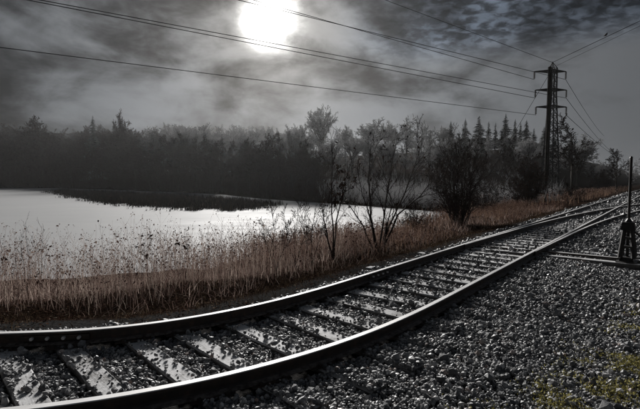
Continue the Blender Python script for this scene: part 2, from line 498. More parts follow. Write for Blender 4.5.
GX = rad[:, None] * np.sin(ang)[None]; GY = rad[:, None] * np.cos(ang)[None]
GZ, GS, GD, GL = terrain(GX, GY, True)
mb = MB()
i = np.arange(nr - 1)[:, None]; j = np.arange(na)[None]; j2 = (j + 1) % na
mb.add(np.stack([GX, GY, GZ], -1).reshape(-1, 3), np.stack([i * na + j, (i + 1) * na + j, (i + 1) * na + j2, i * na + j2], -1).reshape(-1, 4))
gr = mb.build('ground', M_GROUND, smooth=True)
a = gr.data.attributes.new('side', 'FLOAT', 'POINT'); a.data.foreach_set('value', GD.ravel().astype(np.float32))
tag(gr, kind='structure')

def m_water(n, b):
    p = posco(n)
    mp = n.new('ShaderNodeMapping'); n.put(mp.inputs[0], p); mp.inputs['Scale'].default_value = (0.25, 1.0, 1.0)
    big_ = n.noise(p, 0.06, 5, 0.6, 0.4)
    n.put(b.inputs['Base Color'], n.ramp(big_, [(0.3, (0.29, 0.295, 0.30)), (0.7, (0.335, 0.335, 0.34))]))   # thin frosted ice
    n.put(b.inputs['Roughness'], n.maprange(n.noise(mp.outputs[0], 0.7, 5, 0.6), 0.3, 0.7, 0.72, 0.80))
    b.inputs['IOR'].default_value = 1.31
    b.inputs['Specular IOR Level'].default_value = 0.38
    bump(n, b, n.noise(mp.outputs[0], 2.2, 5, 0.55), 0.12, 0.05)
M_WATER = mat('frosted_lake_ice', m_water)
lk = MB()
lv = np.array([(p[0] + 6 * (p[0] - 0) / 100, p[1] + (1.5 if k < len(far_pts) else -0.8), WATER) for k, p in enumerate(LAKE)])
me = bpy.data.meshes.new('lake')
bm = bmesh.new()
cs = [bm.verts.new(v) for v in [(-1150, 600, WATER), (-1150, -60, WATER), (20, -60, WATER), (60, 60, WATER), (60, 600, WATER)]]
bm.faces.new(cs)
bm.normal_update()
if bm.faces[:][0].normal.z < 0: bmesh.ops.reverse_faces(bm, faces=bm.faces[:])
bm.to_mesh(me); bm.free()
tag(link('lake', me, M_WATER), kind='structure')

# ------------------------------------------------------------------ railway
PROF = [(a * 0.92, b * 0.74) for a, b in [(-0.070, 0.0), (0.070, 0.0), (0.070, 0.011), (0.020, 0.026), (0.0095, 0.045), (0.0095, 0.118), (0.034, 0.130), (0.036, 0.160), (0.030, 0.168), (-0.030, 0.168), (-0.036, 0.160), (-0.034, 0.130), (-0.0095, 0.118), (-0.0095, 0.045), (-0.020, 0.026), (-0.070, 0.011)]]
RAILZ = 0.012
def rail(name, svals, off, parent, dz=0.0, point=0.0):
    off = np.broadcast_to(np.asarray(off, float), np.shape(svals))
    P, h = at_s(svals, off)
    T = np.gradient(P, axis=0); T /= np.linalg.norm(T, axis=1)[:, None]
    nn = np.c_[-T[:, 1], T[:, 0]]
    pr = np.array(PROF); k = len(pr)
    wf = np.ones(len(P)) if not point else np.interp(np.asarray(svals) - svals[0], [0, point], [0.16, 1.0])
    wob = 0.004 * np.sin(np.asarray(svals) * 0.9)
    V = np.concatenate([P[:, None, :] + nn[:, None, :] * (pr[None, :, 0] * wf[:, None])[:, :, None], np.broadcast_to(pr[None, :, 1, None] + RAILZ + dz, (len(P), k, 1))], -1)
    m_ = len(P)
    i = np.arange(m_ - 1)[:, None]; j = np.arange(k)[None]; j2 = (j + 1) % k
    f = np.stack([i * k + j, i * k + j2, (i + 1) * k + j2, (i + 1) * k + j], -1)
    mb = MB()
    headj = np.isin(np.arange(k), [8]); edge = np.isin(np.arange(k), [9])
    hv = headj | edge
    V = V.reshape(-1, 3)
    foot = np.isin(np.arange(k), [1, 2, 14, 15])
    mb.add(V, f[:, ~hv & ~foot].reshape(-1, 4), 0)
    mb.f.append(f[:, foot].reshape(-1, 4)); mb.mi.append(np.full(f[:, foot].reshape(-1, 4).shape[0], 2))
    mb.f.append(f[:, hv].reshape(-1, 4)); mb.mi.append(np.full(f[:, hv].reshape(-1, 4).shape[0], 1)); 
    mb.f.append(np.array([list(range(k))[::-1], [(m_ - 1) * k + q for q in range(k)]])); mb.mi.append(np.zeros(2, int))
    return mb.build(name, [M_RAIL, M_HEAD, M_FOOT], parent)

SP, RT = 7.6, 120.0                                   # switch points, turnout radius
def swing(s): 
    t = np.maximum(np.asarray(s, float) - SP, 0)
    lim = 15.0                                         # after the frog the siding runs straight on
    return np.where(t < lim + 8, t ** 2 / (2 * RT), (lim + 8) ** 2 / (2 * RT) + (t - lim - 8) * (lim + 8) / RT)

sv_main = np.concatenate([np.arange(-30, 6, 0.15), np.arange(6, 60, 0.8), np.arange(60, 165, 4.0)])
track = empty('railway_track', (0, 0, 0))
tag(track, 'main railway track with frosted timber ties curving from lower left into the mist', 'railway track')
rail('rail', sv_main, 0.7525, track)
rail('rail', sv_main, -0.7525, track)
siding = empty('railway_siding', (0, 0, 0))
tag(siding, 'second track branching off to the right of the switch stand', 'railway track')
sv_sd = np.concatenate([np.arange(SP - 1.5, SP + 2, 0.3), np.arange(SP + 2, 60, 0.8), np.arange(60, 165, 4.0)])
lead = np.interp(sv_sd, [SP - 1.5, SP + 1.5], [0.042, 0.075])
rail('rail', sv_sd, 0.7525 - lead - swing(sv_sd), siding, -0.004, 3.0)
rail('rail', sv_sd, -0.7525 - lead - swing(sv_sd), siding, -0.004, 3.0)

def tie_mesh(length, seed):
    """one timber tie along X with worn, slightly split edges"""
    rr = random.Random(seed)
    nx = 9
    mb = MB(); V = []
    w, hgt = 0.100, 0.17
    for k in range(nx):
        x = (k / (nx - 1) - 0.5) * length
        a = [rr.uniform(-0.006, 0.006) for _ in range(6)]
        V += [(x, -w + a[0], -hgt), (x, w + a[1], -hgt), (x, w + a[2], -0.014), (x, w - 0.014, a[4] * 0.5), (x, a[4], a[5] * 0.5), (x, -w + 0.014, a[5] * 0.5), (x, -w + a[3], -0.014)]
    q = 7
    i = np.arange(nx - 1)[:, None]; j = np.arange(q)[None]; j2 = (j + 1) % q
    mb.add(np.array(V), np.stack([i * q + j, i * q + j2, (i + 1) * q + j2, (i + 1) * q + j], -1).reshape(-1, 4))
    mb.f.append(np.array([list(range(q))[::-1], [(nx - 1) * q + k for k in range(q)]])); mb.mi.append(np.zeros(2, int))
    return mb.mesh('tie')
tie_protos = {}
def get_tie(length, v):
    key = (round(length * 4) / 4, v % 6)
    if key not in tie_protos:
        m_ = tie_mesh(key[0], v % 6 + int(key[0] * 100)); m_.materials.append(M_TIE)
        tie_protos[key] = m_
    return tie_protos[key], key[0]
pm = MB()
box(pm, (0, 0, 0.004), 0.20, 0.34, 0.010, 0)
for sx in (-0.085, 0.085):
    for sy in (-0.10, 0.10):
        box(pm, (sx, sy, 0.020), 0.030, 0.026, 0.024, 0.3)
PLATE = pm.mesh('tie_plate'); PLATE.materials.append(M_RAIL)
TIES = []                                             # (x, y, heading of tie, half length, z)
tie_s = []
s = -8.0
while s < 62:
    tie_s.append(s); s += R.uniform(0.49, 0.56) if s < 14 else R.uniform(0.56, 0.66)
for k, s in enumerate(tie_s):
    left, right = 1.30, 1.30
    if s > SP - 0.3:
        right = 1.30 + float(swing(s)) + (0.12 if s > SP else 0)
    if s < 1.0: left, right = 1.05 + 0.04 * min(3, 1 - s) + (0.28 if k % 5 == 2 else 0), 1.30 + 0.05 * min(3, 1 - s)
    if abs(s - SP) < 0.62: right = 3.05               # the two long headblock ties that carry the switch stand
    if s > 34: right = 1.30
    L = left + right + R.uniform(-0.06, 0.06)
    me, L = get_tie(L, k)
    cd = (left - right) / 2 + R.uniform(-0.05, 0.05)
    P, h = at_s(s, cd)
    skew = max(float(h), 0.76)                          # ties keep their bearing through the bend
    rz = skew + PI / 2 + R.uniform(-0.035, 0.035)
    ck = math.cos(skew - float(h))
    o = bpy.data.objects.new('tie', me); COL.objects.link(o); o.parent = track
    zt = R.uniform(-0.012, 0.0)
    o.location = (P[0], P[1], zt); o.rotation_euler = (0, R.uniform(-0.006, 0.006), rz)
    TIES.append((P[0], P[1], rz, L / 2))
    if s < 15:
        for off in (0.7525, -0.7525):
            p = bpy.data.objects.new('tie_plate', PLATE); COL.objects.link(p); p.parent = o
            p.location = ((off - cd) / ck, 0, 0.0 - zt + 0.002)
            p.rotation_euler = (0, 0, float(h) + PI / 2 - rz)
for k, s in enumerate(np.arange(34.3, 62, 0.62)):
    me, L = get_tie(2.6, k)
    P, h = at_s(float(s), -float(swing(s)) - 0.08)
    o = bpy.data.objects.new('tie', me); COL.objects.link(o); o.parent = siding
    o.location = (P[0], P[1], -0.004); o.rotation_euler = (0, 0, float(h) + PI / 2 - 0.18 + R.uniform(-0.02, 0.02))
    TIES.append((P[0], P[1], float(h) + PI / 2, L / 2))

# bolted joint bars on the rails
for s, off, sd in ((2.35, 0.7525, -1), (4.9, -0.7525, 1), (-2.9, 0.7525, -1)):
    P, h = at_s(s, off + sd * 0.020)
    jb = MB(); box(jb, (0, 0, 0), 0.62, 0.016, 0.052, 0)
    o = jb.build('joint_bar', M_RAIL, track)
    o.location = (P[0], P[1], RAILZ + 0.062); o.rotation_euler = (0, 0, float(h))
    for q in (-0.22, -0.075, 0.075, 0.22):
        b_ = MB(); bar(b_, (q, 0, 0), (q, sd * 0.034, 0), 0.017, sides=6)
        bo = b_.build('bolt', M_HEAD, o)

# ---- switch stand
sp_ = ground(627, 262, 0.0)
ss_, sd_ = track_sd([sp_.x], [sp_.y])
P, h = at_s(SP, -2.62)
stand = empty('switch_stand', (sp_.x, sp_.y, 0.0), float(h))
tag(stand, 'black iron switch stand with tall mast at the right edge beside the track', 'switch stand')
m_ = MB(); box(m_, (0, 0, 0.022), 0.62, 0.34, 0.03); box(m_, (0, 0, 0.075), 0.40, 0.24, 0.075, taper=0.8); m_.build('base_plate', M_IRON, stand)
for sx in (-1, 1):
    for sy in (-1, 1):
        l = MB(); add_tubes(l, [([(sx * 0.17, sy * 0.11, 0.10), (sx * 0.13, sy * 0.09, 0.36), (sx * 0.085, sy * 0.06, 0.68)], [0.046, 0.040, 0.036])], 6)
        l.build('leg', M_IRON, stand)
c_ = MB(); box(c_, (0, 0, 0.73), 0.30, 0.24, 0.15, taper=0.78); lathe(c_, (0, 0, 0.79), [(0.07, 0), (0.065, 0.03), (0.04, 0.06), (0.022, 0.09)], 10); c_.build('head_casting', M_IRON, stand)
c_ = MB(); box(c_, (0, 0, 0.32), 0.34, 0.20, 0.04); box(c_, (0, 0, 0.50), 0.28, 0.16, 0.035); box(c_, (0, 0, 0.42), 0.05, 0.05, 0.60); c_.build('cross_brace', M_IRON, stand)
c_ = MB(); bar(c_, (0, 0, 0.08), (0, 0, 2.06), 0.024, sides=8); lathe(c_, (0, 0, 2.06), [(0.021, 0), (0.028, 0.012), (0.02, 0.04), (0.0, 0.05)], 8); c_.build('mast', M_IRON, stand)
c_ = MB(); box(c_, (0, 0, 1.80), 0.012, 0.046, 0.40); c_.build('target_plate', M_IRON, stand)
c_ = MB(); add_tubes(c_, [([(0.06, -0.08, 0.62), (0.10, -0.30, 0.44), (0.11, -0.38, 0.16)], [0.018, 0.018, 0.018])], 6); lathe(c_, (0.11, -0.38, 0.09), [(0.0, 0), (0.045, 0.02), (0.05, 0.06), (0.03, 0.10), (0, 0.11)], 8); c_.build('throw_lever', M_IRON, stand)
e0, _ = at_s(float(ss_[0]), 0.66)
rodm = MB()
dl_ = Vector((e0[0] - sp_.x, e0[1] - sp_.y, 0)); dl_.normalize()
bar(rodm, (0, 0, 0.055), tuple(Vector((math.cos(-float(h)) * dl_.x - math.sin(-float(h)) * dl_.y, math.sin(-float(h)) * dl_.x + math.cos(-float(h)) * dl_.y, 0)) * 2.95 + Vector((0, 0, 0.035))), 0.016, sides=6)
rodm.build('connecting_rod', M_RAIL, stand)
# two headblock ties under the stand
hb = tie_mesh(3.4, 91); hb.materials.append(M_TIE)
for q in (-0.27, 0.27):
    P, hh = at_s(float(ss_[0]) + q, -1.55)
    o = bpy.data.objects.new('headblock_tie', hb); COL.objects.link(o); o.parent = track
    o.location = (P[0], P[1], 0.024); o.rotation_euler = (0, 0, float(hh) + PI / 2)
    TIES.append((P[0], P[1], float(hh) + PI / 2, 1.7))

# ---- ballast stones
ph = (1 + 5 ** 0.5) / 2
ICO = np.array([(-1, ph, 0), (1, ph, 0), (-1, -ph, 0), (1, -ph, 0), (0, -1, ph), (0, 1, ph), (0, -1, -ph), (0, 1, -ph), (ph, 0, -1), (ph, 0, 1), (-ph, 0, -1), (-ph, 0, 1)]) / math.hypot(1, ph)
ICOF = np.array([(0, 11, 5), (0, 5, 1), (0, 1, 7), (0, 7, 10), (0, 10, 11), (1, 5, 9), (5, 11, 4), (11, 10, 2), (10, 7, 6), (7, 1, 8), (3, 9, 4), (3, 4, 2), (3, 2, 6), (3, 6, 8), (3, 8, 9), (4, 9, 5), (2, 4, 11), (6, 2, 10), (8, 6, 7), (9, 8, 1)])
SHAPES = np.array([ICO * rng.uniform(0.78, 1.12, (12, 1)) + rng.normal(0, 0.06, (12, 3)) for _ in range(40)])
def rand_rot(n):
    q = rng.normal(size=(n, 4)); q /= np.linalg.norm(q, axis=1)[:, None]
    w, x, y, z = q.T
    return np.stack([np.stack([1 - 2 * (y * y + z * z), 2 * (x * y - z * w), 2 * (x * z + y * w)], -1),
                     np.stack([2 * (x * y + z * w), 1 - 2 * (x * x + z * z), 2 * (y * z - x * w)], -1),
                     np.stack([2 * (x * z - y * w), 2 * (y * z + x * w), 1 - 2 * (x * x + y * y)], -1)], 1)
def stones_mesh(name, pos, size, rnd):
    """one object: every stone is an instance of one of forty crushed shapes"""
    n = len(pos)
    shapes = bpy.data.collections.new('stone_shapes')
    for k in range(40):
        m_ = MB(); m_.add(SHAPES[k], ICOF); me_ = m_.mesh('stone_shape'); me_.materials.append(M_STONE)
        shapes.objects.link(bpy.data.objects.new('stone_shape', me_))
    me = bpy.data.meshes.new(name)
    me.vertices.add(n); me.vertices.foreach_set('co', pos.astype(np.float32).ravel())
    for nm, kind, val, key in (('grain', 'FLOAT_VECTOR', size[:, None] * rng.uniform(0.65, 1.25, (n, 3)), 'vector'), ('turn', 'FLOAT_VECTOR', rng.uniform(0, 2 * PI, (n, 3)), 'vector'), ('rnd', 'FLOAT', rnd, 'value'), ('pick', 'INT', rng.integers(0, 40, n), 'value')):
        at_ = me.attributes.new(nm, kind, 'POINT')
        at_.data.foreach_set(key, np.ascontiguousarray(val, dtype=np.int32 if kind == 'INT' else np.float32).ravel())
    o = link(name, me, M_STONE)
    gt = bpy.data.node_groups.new('scatter_stones', 'GeometryNodeTree')
    gt.interface.new_socket('Geometry', in_out='INPUT', socket_type='NodeSocketGeometry')
    gt.interface.new_socket('Geometry', in_out='OUTPUT', socket_type='NodeSocketGeometry')
    gi = gt.nodes.new('NodeGroupInput'); go = gt.nodes.new('NodeGroupOutput')
    ci = gt.nodes.new('GeometryNodeCollectionInfo'); ci.inputs['Collection'].default_value = shapes
    ci.inputs['Separate Children'].default_value = True; ci.inputs['Reset Children'].default_value = True
    ip = gt.nodes.new('GeometryNodeInstanceOnPoints'); ip.inputs['Pick Instance'].default_value = True
    def attr(nm, dt):
        a_ = gt.nodes.new('GeometryNodeInputNamedAttribute'); a_.data_type = dt; a_.inputs['Name'].default_value = nm
        return a_.outputs['Attribute']
    L = gt.links
    L.new(gi.outputs[0], ip.inputs['Points']); L.new(ci.outputs[0], ip.inputs['Instance'])
    L.new(attr('pick', 'INT'), ip.inputs['Instance Index'])
    e2r = gt.nodes.new('FunctionNodeEulerToRotation'); L.new(attr('turn', 'FLOAT_VECTOR'), e2r.inputs[0]); L.new(e2r.outputs[0], ip.inputs['Rotation'])
    L.new(attr('grain', 'FLOAT_VECTOR'), ip.inputs['Scale'])
    L.new(ip.outputs[0], go.inputs[0])
    md = o.modifiers.new('scatter', 'NODES'); md.node_group = gt
    return o
def frustum_points(n, d0, d1, marg=1.18, power=1.0):
    """random plan points in the wedge the camera (and a step aside) sees"""
    u = rng.random(n)
    Yd = (d0 ** 2 + u * (d1 ** 2 - d0 ** 2)) ** 0.5
    X = (rng.random(n) * 2 - 1) * (320 / F * marg * Yd + 0.8)
    return X, Yd
allp = []
for d0, d1, dens, sz in ((1.2, 5.0, 2900, 0.0138), (5.0, 9.0, 1500, 0.0170), (9.0, 16.0, 500, 0.026), (16, 30, 120, 0.044), (30, 60, 30, 0.07)):
    area = (d1 ** 2 - d0 ** 2) * 320 / F * 1.18 + 1.6 * (d1 - d0)
    X, Yd = frustum_points(int(area * dens), d0, d1)
    s, d = track_sd(X, Yd)
    edge = 1.02 + 0.55 * fbm(X * 1.1, Yd * 1.1, 3)
    keep = (d < edge) & (d > -6.0 - 0.012 * s - 1.4 * fbm(X * .5 + 9, Yd * .5, 3))
    keep &= np.abs(np.abs(d) - 0.7525) > 0.085
    # thin out over the soil at the right
    keep &= rng.random(len(X)) < np.interp(d, [-6.8, -4.6, -2.9, -2.4, 1.6, 2.2], [0.45, 0.6, 0.72, 1, 1, 0.35])
    X, Yd, s, d = X[keep], Yd[keep], s[keep], d[keep]
    ontie = np.zeros(len(X), bool); edgev = np.full(len(X), 9.0)
    for tx, ty, rz, hl in TIES:
        c, sn = math.cos(rz), math.sin(rz)
        u = (X - tx) * c + (Yd - ty) * sn; v = -(X - tx) * sn + (Yd - ty) * c
        on = (np.abs(u) < hl + 0.01) & (np.abs(v) < 0.112)
        ontie |= on; edgev = np.where(on, np.minimum(edgev, 0.112 - np.abs(v)), edgev)
    inside = np.abs(d) < 0.70
    cover = np.where(inside, np.where(edgev < 0.03, 0.22, 0.05 + 0.13 * (fbm(X * 2.2, Yd * 2.2, 3) > 0.50)), 0.66)
    cover = np.where((d < -1.0) & (np.abs(s - float(ss_[0])) < 0.6), 0.015, np.where(d < -1.4, 0.10, cover))
    k2 = ~ontie | (rng.random(len(X)) < cover)
    X, Yd, d, ontie = X[k2], Yd[k2], d[k2], ontie[k2]
    size = sz * rng.lognormal(0, 0.36, len(X))
    z = terrain(X, Yd) + size * rng.uniform(-0.25, 0.75, len(X))
    z = np.where(ontie, 0.002 + size * 0.55, z)
    allp.append((np.c_[X, Yd, z], size))
pos = np.concatenate([p for p, _ in allp]); size = np.concatenate([q for _, q in allp])
rn = rng.random(len(pos)) ** 1.15
tag(stones_mesh('ballast', pos, size, rn), 'dark crushed stone ballast around the rails', 'gravel', kind='stuff')
print('stones', len(pos))

# ------------------------------------------------------------------ plants: low cover
def blades(name, base, height, lean, width, rnd, material, segs=3, label=None, cat=None):
    """flat bent blades, each with its own direction"""
    n = len(base)
    az = rng.random(n) * 2 * PI
    dirx = np.c_[np.cos(az), np.sin(az), np.zeros(n)]
    wv = np.c_[-np.sin(az + rng.normal(0, .6, n)), np.cos(az), np.zeros(n)]
    V = []
    for k in range(segs + 1):
        t = k / segs
        c = base + dirx * (lean * t ** 1.8)[:, None] + np.c_[np.zeros(n), np.zeros(n), height * t]
        w = width * (1 - t) ** 0.6 * 0.5 + 0.0004
        V += [c - wv * w[:, None], c + wv * w[:, None]]
    V = np.stack(V, 1); q = 2 * (segs + 1)
    f = np.array([(2 * k, 2 * k + 1, 2 * k + 3, 2 * k + 2) for k in range(segs)])
    mb = MB(); mb.add(V.reshape(-1, 3), (f[None] + (np.arange(n) * q)[:, None, None]).reshape(-1, 4), 0, np.repeat(rnd, q))
    o = mb.build(name, material)
    if label: tag(o, label, cat, kind='stuff')
    return o
def octas(mb, pos, r, rnd, mi=0, stretch=1.6):
    n = len(pos)
    O = np.array([(1, 0, 0), (-1, 0, 0), (0, 1, 0), (0, -1, 0), (0, 0, stretch), (0, 0, -stretch)], float)
    OF = np.array([(0, 2, 4), (2, 1, 4), (1, 3, 4), (3, 0, 4), (2, 0, 5), (1, 2, 5), (3, 1, 5), (0, 3, 5)])
    V = np.einsum('nij,kj->nki', rand_rot(n), O) * (r[:, None, None] * rng.uniform(0.7, 1.2, (n, 1, 3))) + pos[:, None]
    mb.add(V.reshape(-1, 3), (OF[None] + (np.arange(n) * 6)[:, None, None]).reshape(-1, 3), mi, np.repeat(rnd, 6))

def stems(name, X, Y, H, label, sprigs=4, seedr=0.0070, rad=0.0027, mats=None):
    n = len(X)
    z = terrain(X, Y)
    az = rng.random(n) * 2 * PI; ln = H * (0.04 + 0.62 * rng.random(n) ** 2.6)
    t = np.linspace(0, 1, 5)
    lean = np.stack([np.cos(az) * ln, np.sin(az) * ln, np.zeros(n)], -1)
    kink = rng.normal(0, 0.026, (n, 5, 3)) * (t[None, :, None])
    P = np.stack([X, Y, z - 0.02], -1)[:, None, :] + lean[:, None, :] * (t ** 1.7)[None, :, None] + np.stack([np.zeros((n, 5)), np.zeros((n, 5)), H[:, None] * t[None]], -1) + kink
    rr = rng.random(n)
    Rr = rad * rng.uniform(0.6, 1.3, n)[:, None] * np.linspace(1.15, 0.4, 5)[None]
    mb = MB()
    V, Fq = tube_arrays(P, Rr, 3); mb.add(V, Fq, 0, np.repeat(rr, 15))
    sp, tips, tr = [], [P[:, 4]], [rr]
    for k in range(sprigs):
        tt = rng.uniform(0.45, 0.98, n)
        i0 = np.minimum((tt * 4).astype(int), 3); fr = tt * 4 - i0
        a = P[np.arange(n), i0] * (1 - fr)[:, None] + P[np.arange(n), i0 + 1] * fr[:, None]
        az2 = rng.random(n) * 2 * PI; L = H * rng.uniform(0.08, 0.26, n) * (1.25 - tt)*1.6
        dv = np.stack([np.cos(az2) * 0.55, np.sin(az2) * 0.55, rng.uniform(0.5, 1.1, n)], -1) * L[:, None]
        b2 = a + dv; m2 = a + dv * 0.5 + rng.normal(0, 0.008, (n, 3))
        V, Fq = tube_arrays(np.stack([a, m2, b2], 1), np.stack([np.full(n, rad * .55), np.full(n, rad * .45), np.full(n, rad * .3)], 1), 3)
        mb.add(V, Fq, 0, np.repeat(rr * 0.85, 9))
        tips.append(b2); tr.append(rr * 0.9)
    tips = np.concatenate(tips); tr = np.concatenate(tr)
    for q in range(2):
        sel = rng.random(len(tips)) < (0.75 if q == 0 else 0.45)
        octas(mb, tips[sel] + rng.normal(0, 0.010 + 0.008 * q, (sel.sum(), 3)), seedr * rng.lognormal(0, 0.4, sel.sum()), rng.random(sel.sum()), 1)
    o = mb.build(name, mats or [M_REED, M_SEED])
    tag(o, label, 'weeds', kind='stuff')
    return o

# the tall dry weeds along the bank
def bank_points(per_m2, s0, s1, d0, d1, y0=0.6, y1=90.0):
    """plan points spread evenly over a strip of the bank"""
    out = []
    P, _ = at_s(np.linspace(s0, s1, 60), d0); Q, _ = at_s(np.linspace(s0, s1, 60), d1)
    lo = np.minimum(P.min(0), Q.min(0)); hi = np.maximum(P.max(0), Q.max(0))
    lo[1] = max(lo[1], y0); hi[1] = min(hi[1], y1)
    for q0, q1 in ((0.6, 8), (8, 16), (16, 34), (34, 110)):
        a, b = max(lo[1], q0), min(hi[1], q1)
        if b <= a: continue
        xa, xb = max(lo[0], -0.92 * b - 1.5), min(hi[0], 0.92 * b + 1.5)
        n = int((xb - xa) * (b - a) * per_m2)
        out.append(np.c_[rng.uniform(xa, xb, n), rng.uniform(a, b, n)])
    XY = np.concatenate(out)
    XY = XY[np.abs(XY[:, 0]) < 0.92 * XY[:, 1] + 1.5]
    s, d = track_sd(XY[:, 0], XY[:, 1])
    k = (s > s0) & (s < s1) & (d > d0) & (d < d1)
    return XY[k, 0], XY[k, 1], s[k], d[k]
X, Y, s, d = bank_points(84, -16, 9, 2.6, 9.4)
cl = fbm(X * 0.9, Y * 0.9, 3)
keep = (rng.random(len(X)) < smooth01((cl - 0.16) / 0.3) * np.interp(d, [2.6, 3.4, 6.5, 9.4], [0.25, 1, 0.7, 0.25]))
X, Y, s, d = X[keep], Y[keep], s[keep], d[keep]
H = (0.50 + 1.1 * fbm(X * 0.8 + 8, Y * 0.8, 3)) * np.interp(s, [-12, -2, 3, 6, 9], [1.24, 1.24, 1.12, 0.80, 0.55]) * rng.uniform(0.35, 1.12, len(X)) * np.interp(d, [2.7, 4, 8], [0.6, 1, 1.15])
stems('dry_weeds', X, Y, H, 'tall reddish brown dry weeds with seed heads between the rails and lake', 4)
print('weeds', len(X))
X, Y, s, d = bank_points(34, 4, 34, 2.4, 10.5)
cl = fbm(X * 0.6 + 30, Y * 0.6, 3)
keep = rng.random(len(X)) < smooth01((cl - 0.25) / 0.3)
X, Y, s, d = X[keep], Y[keep], s[keep], d[keep]
H = rng.uniform(0.25, 0.75, len(X)) * np.interp(d, [2.6, 4, 9], [0.55, 0.9, 1.2]) * np.interp(s, [4, 10, 34], [1, 1, 1.15])
stems('bank_grass', X, Y, H, 'low russet dry grass on the bank right of the bare shrubs', 2, 0.013, 0.0068, [M_STRAW, M_SEED])
X, Y, s, d = bank_points(2.6, 34, 110, 3.0, 16)
H = rng.uniform(0.4, 1.1, len(X))
stems('distant_bank_grass', X, Y, H, 'dull brown dry grass along the track past the pylon', 1, 0.035, 0.017, [M_STRAW, M_SEED])
# tangled low growth among the stems
X, Y, s, d = bank_points(120, -15, 30, 2.3, 9.4, 0.6, 34)
keep = rng.random(len(X)) < smooth01((fbm(X * 1.1 + 3, Y * 1.1, 3) - 0.2) / 0.3)
X, Y, s, d = X[keep], Y[keep], s[keep], d[keep]
blades('undergrass', np.c_[X, Y, terrain(X, Y) - 0.01], rng.uniform(0.06, 0.42, len(X)) * np.interp(d, [2.3, 3.6, 9], [0.5, 1, 1]), rng.uniform(0.05, 0.40, len(X)), rng.uniform(0.004, 0.011, len(X)), rng.random(len(X)) ** 1.5, M_UNDER, 3,
       'tangled brown grass around the feet of the tall weeds', 'grass')
# dead grass and litter lying along the verge
X, Y, s, d = bank_points(330, -14, 26, 1.15, 6.5, 0.6, 26)
keep = rng.random(len(X)) < smooth01((fbm(X * 1.4, Y * 1.4, 3) - 0.22) / 0.3) * np.interp(d, [1.1, 1.9, 6.5], [0.25, 1, 0.8])
X, Y, s, d = X[keep], Y[keep], s[keep], d[keep]
blades('verge_grass', np.c_[X, Y, terrain(X, Y) - 0.005], rng.uniform(0.02, 0.13, len(X)), rng.uniform(0.03, 0.16, len(X)), rng.uniform(0.004, 0.009, len(X)), rng.random(len(X)), M_DEAD, 2,
       'flattened dead grass and litter on the verge behind the far rail', 'grass')
# fallen leaves on the verge
X, Y, s, d = bank_points(420, -12, 24, 1.0, 5.2, 0.6, 24)
keep = rng.random(len(X)) < smooth01((fbm(X * 1.8, Y * 1.8 + 9, 3) - 0.25) / 0.3) * np.interp(d, [1.2, 1.9, 5.2], [0.2, 1, 0.7])
X, Y = X[keep], Y[keep]
lf = MB(); n = len(X)
Q = np.array([(-1, 0, 0), (0, -0.5, 0.25), (1, 0, 0.1), (0, 0.5, 0.2)], float)
az = rng.random(n) * 6.28; sz_ = rng.uniform(0.012, 0.032, n)
RM = rand_rot(n)
V = (np.einsum('nij,kj->nki', RM, Q) * np.array([1, 1, 0.45])) * sz_[:, None, None] + np.c_[X, Y, terrain(X, Y) + 0.02][:, None]
lf.add(V.reshape(-1, 3), np.arange(4 * n).reshape(-1, 4), 0, np.repeat(rng.random(n) ** 1.6, 4))
tag(lf.build('fallen_leaves', M_LITTER), 'fallen brown leaves scattered on the verge behind the far rail', 'leaves', kind='stuff')
# moss and thin grass on the gravel at lower right
sm = rng.uniform(-2.5, 8.0, 80000)
P, _ = at_s(sm, -2.45 - 0.17 * sm + rng.normal(0, 0.18, 80000))
X, Yd = P[:, 0], P[:, 1]
keep = rng.random(len(X)) < smooth01((fbm(X * 3.4 + 5, Yd * 3.4, 4) - 0.40) / 0.20) * np.interp(sm, [-4, 3, 8.0], [0.6, 0.6, 0.4])
X, Yd = X[keep], Yd[keep]
blades('moss', np.c_[X, Yd, terrain(X, Yd) + rng.uniform(0.006, 0.034, len(X))], rng.uniform(0.006, 0.022, len(X)), rng.uniform(0.004, 0.025, len(X)), rng.uniform(0.005, 0.011, len(X)), rng.random(len(X)), M_MOSS, 2,
       'yellow green moss growing on the gravel at lower right', 'moss')
X, Yd = frustum_points(60000, 1.6, 14.0)
s, d = track_sd(X, Yd)
keep = (d < -2.6) & (rng.random(len(X)) < np.interp(-d, [2.6, 3.1, 12], [0.12, 0.6, 0.9]) * smooth01((fbm(X * 1.3, Yd * 1.3 + 50, 3) - 0.3) / 0.2))
X, Yd = X[keep], Yd[keep]
blades('trackside_grass', np.c_[X, Yd, terrain(X, Yd) - 0.003], rng.uniform(0.015, 0.09, len(X)), rng.uniform(0.02, 0.10, len(X)), rng.uniform(0.003, 0.007, len(X)), rng.random(len(X)) * 0.8, M_DEAD, 3,
       'thin dead grass on the soil at the right edge', 'grass')

# dark sedge standing in the lake
isl_near = [(52, 116), (66, 90), (80, 71), (110, 53.5), (150, 46), (190, 41.5), (232, 41), (268, 46)]
isl_far = [(282, 53), (250, 60), (215, 70), (160, 86), (110, 106), (60, 126)]
ISL = np.array([((px - 320) / F * D, D) for px, D in isl_near + isl_far])
lo, hi = ISL.min(0), ISL.max(0)
X = rng.uniform(lo[0], hi[0], 60000); Y = rng.uniform(lo[1], hi[1], 60000)
A = ISL; B = np.roll(ISL, -1, 0)
ins = (((A[:, 1] > Y[:, None]) != (B[:, 1] > Y[:, None])) & (X[:, None] < (B[:, 0] - A[:, 0]) * (Y[:, None] - A[:, 1]) / (B[:, 1] - A[:, 1] + 1e-9) + A[:, 0])).sum(1) % 2 == 1
E_ = B - A; L2 = (E_ ** 2).sum(1)
t = np.clip(((X[:, None] - A[:, 0]) * E_[:, 0] + (Y[:, None] - A[:, 1]) * E_[:, 1]) / L2, 0, 1)
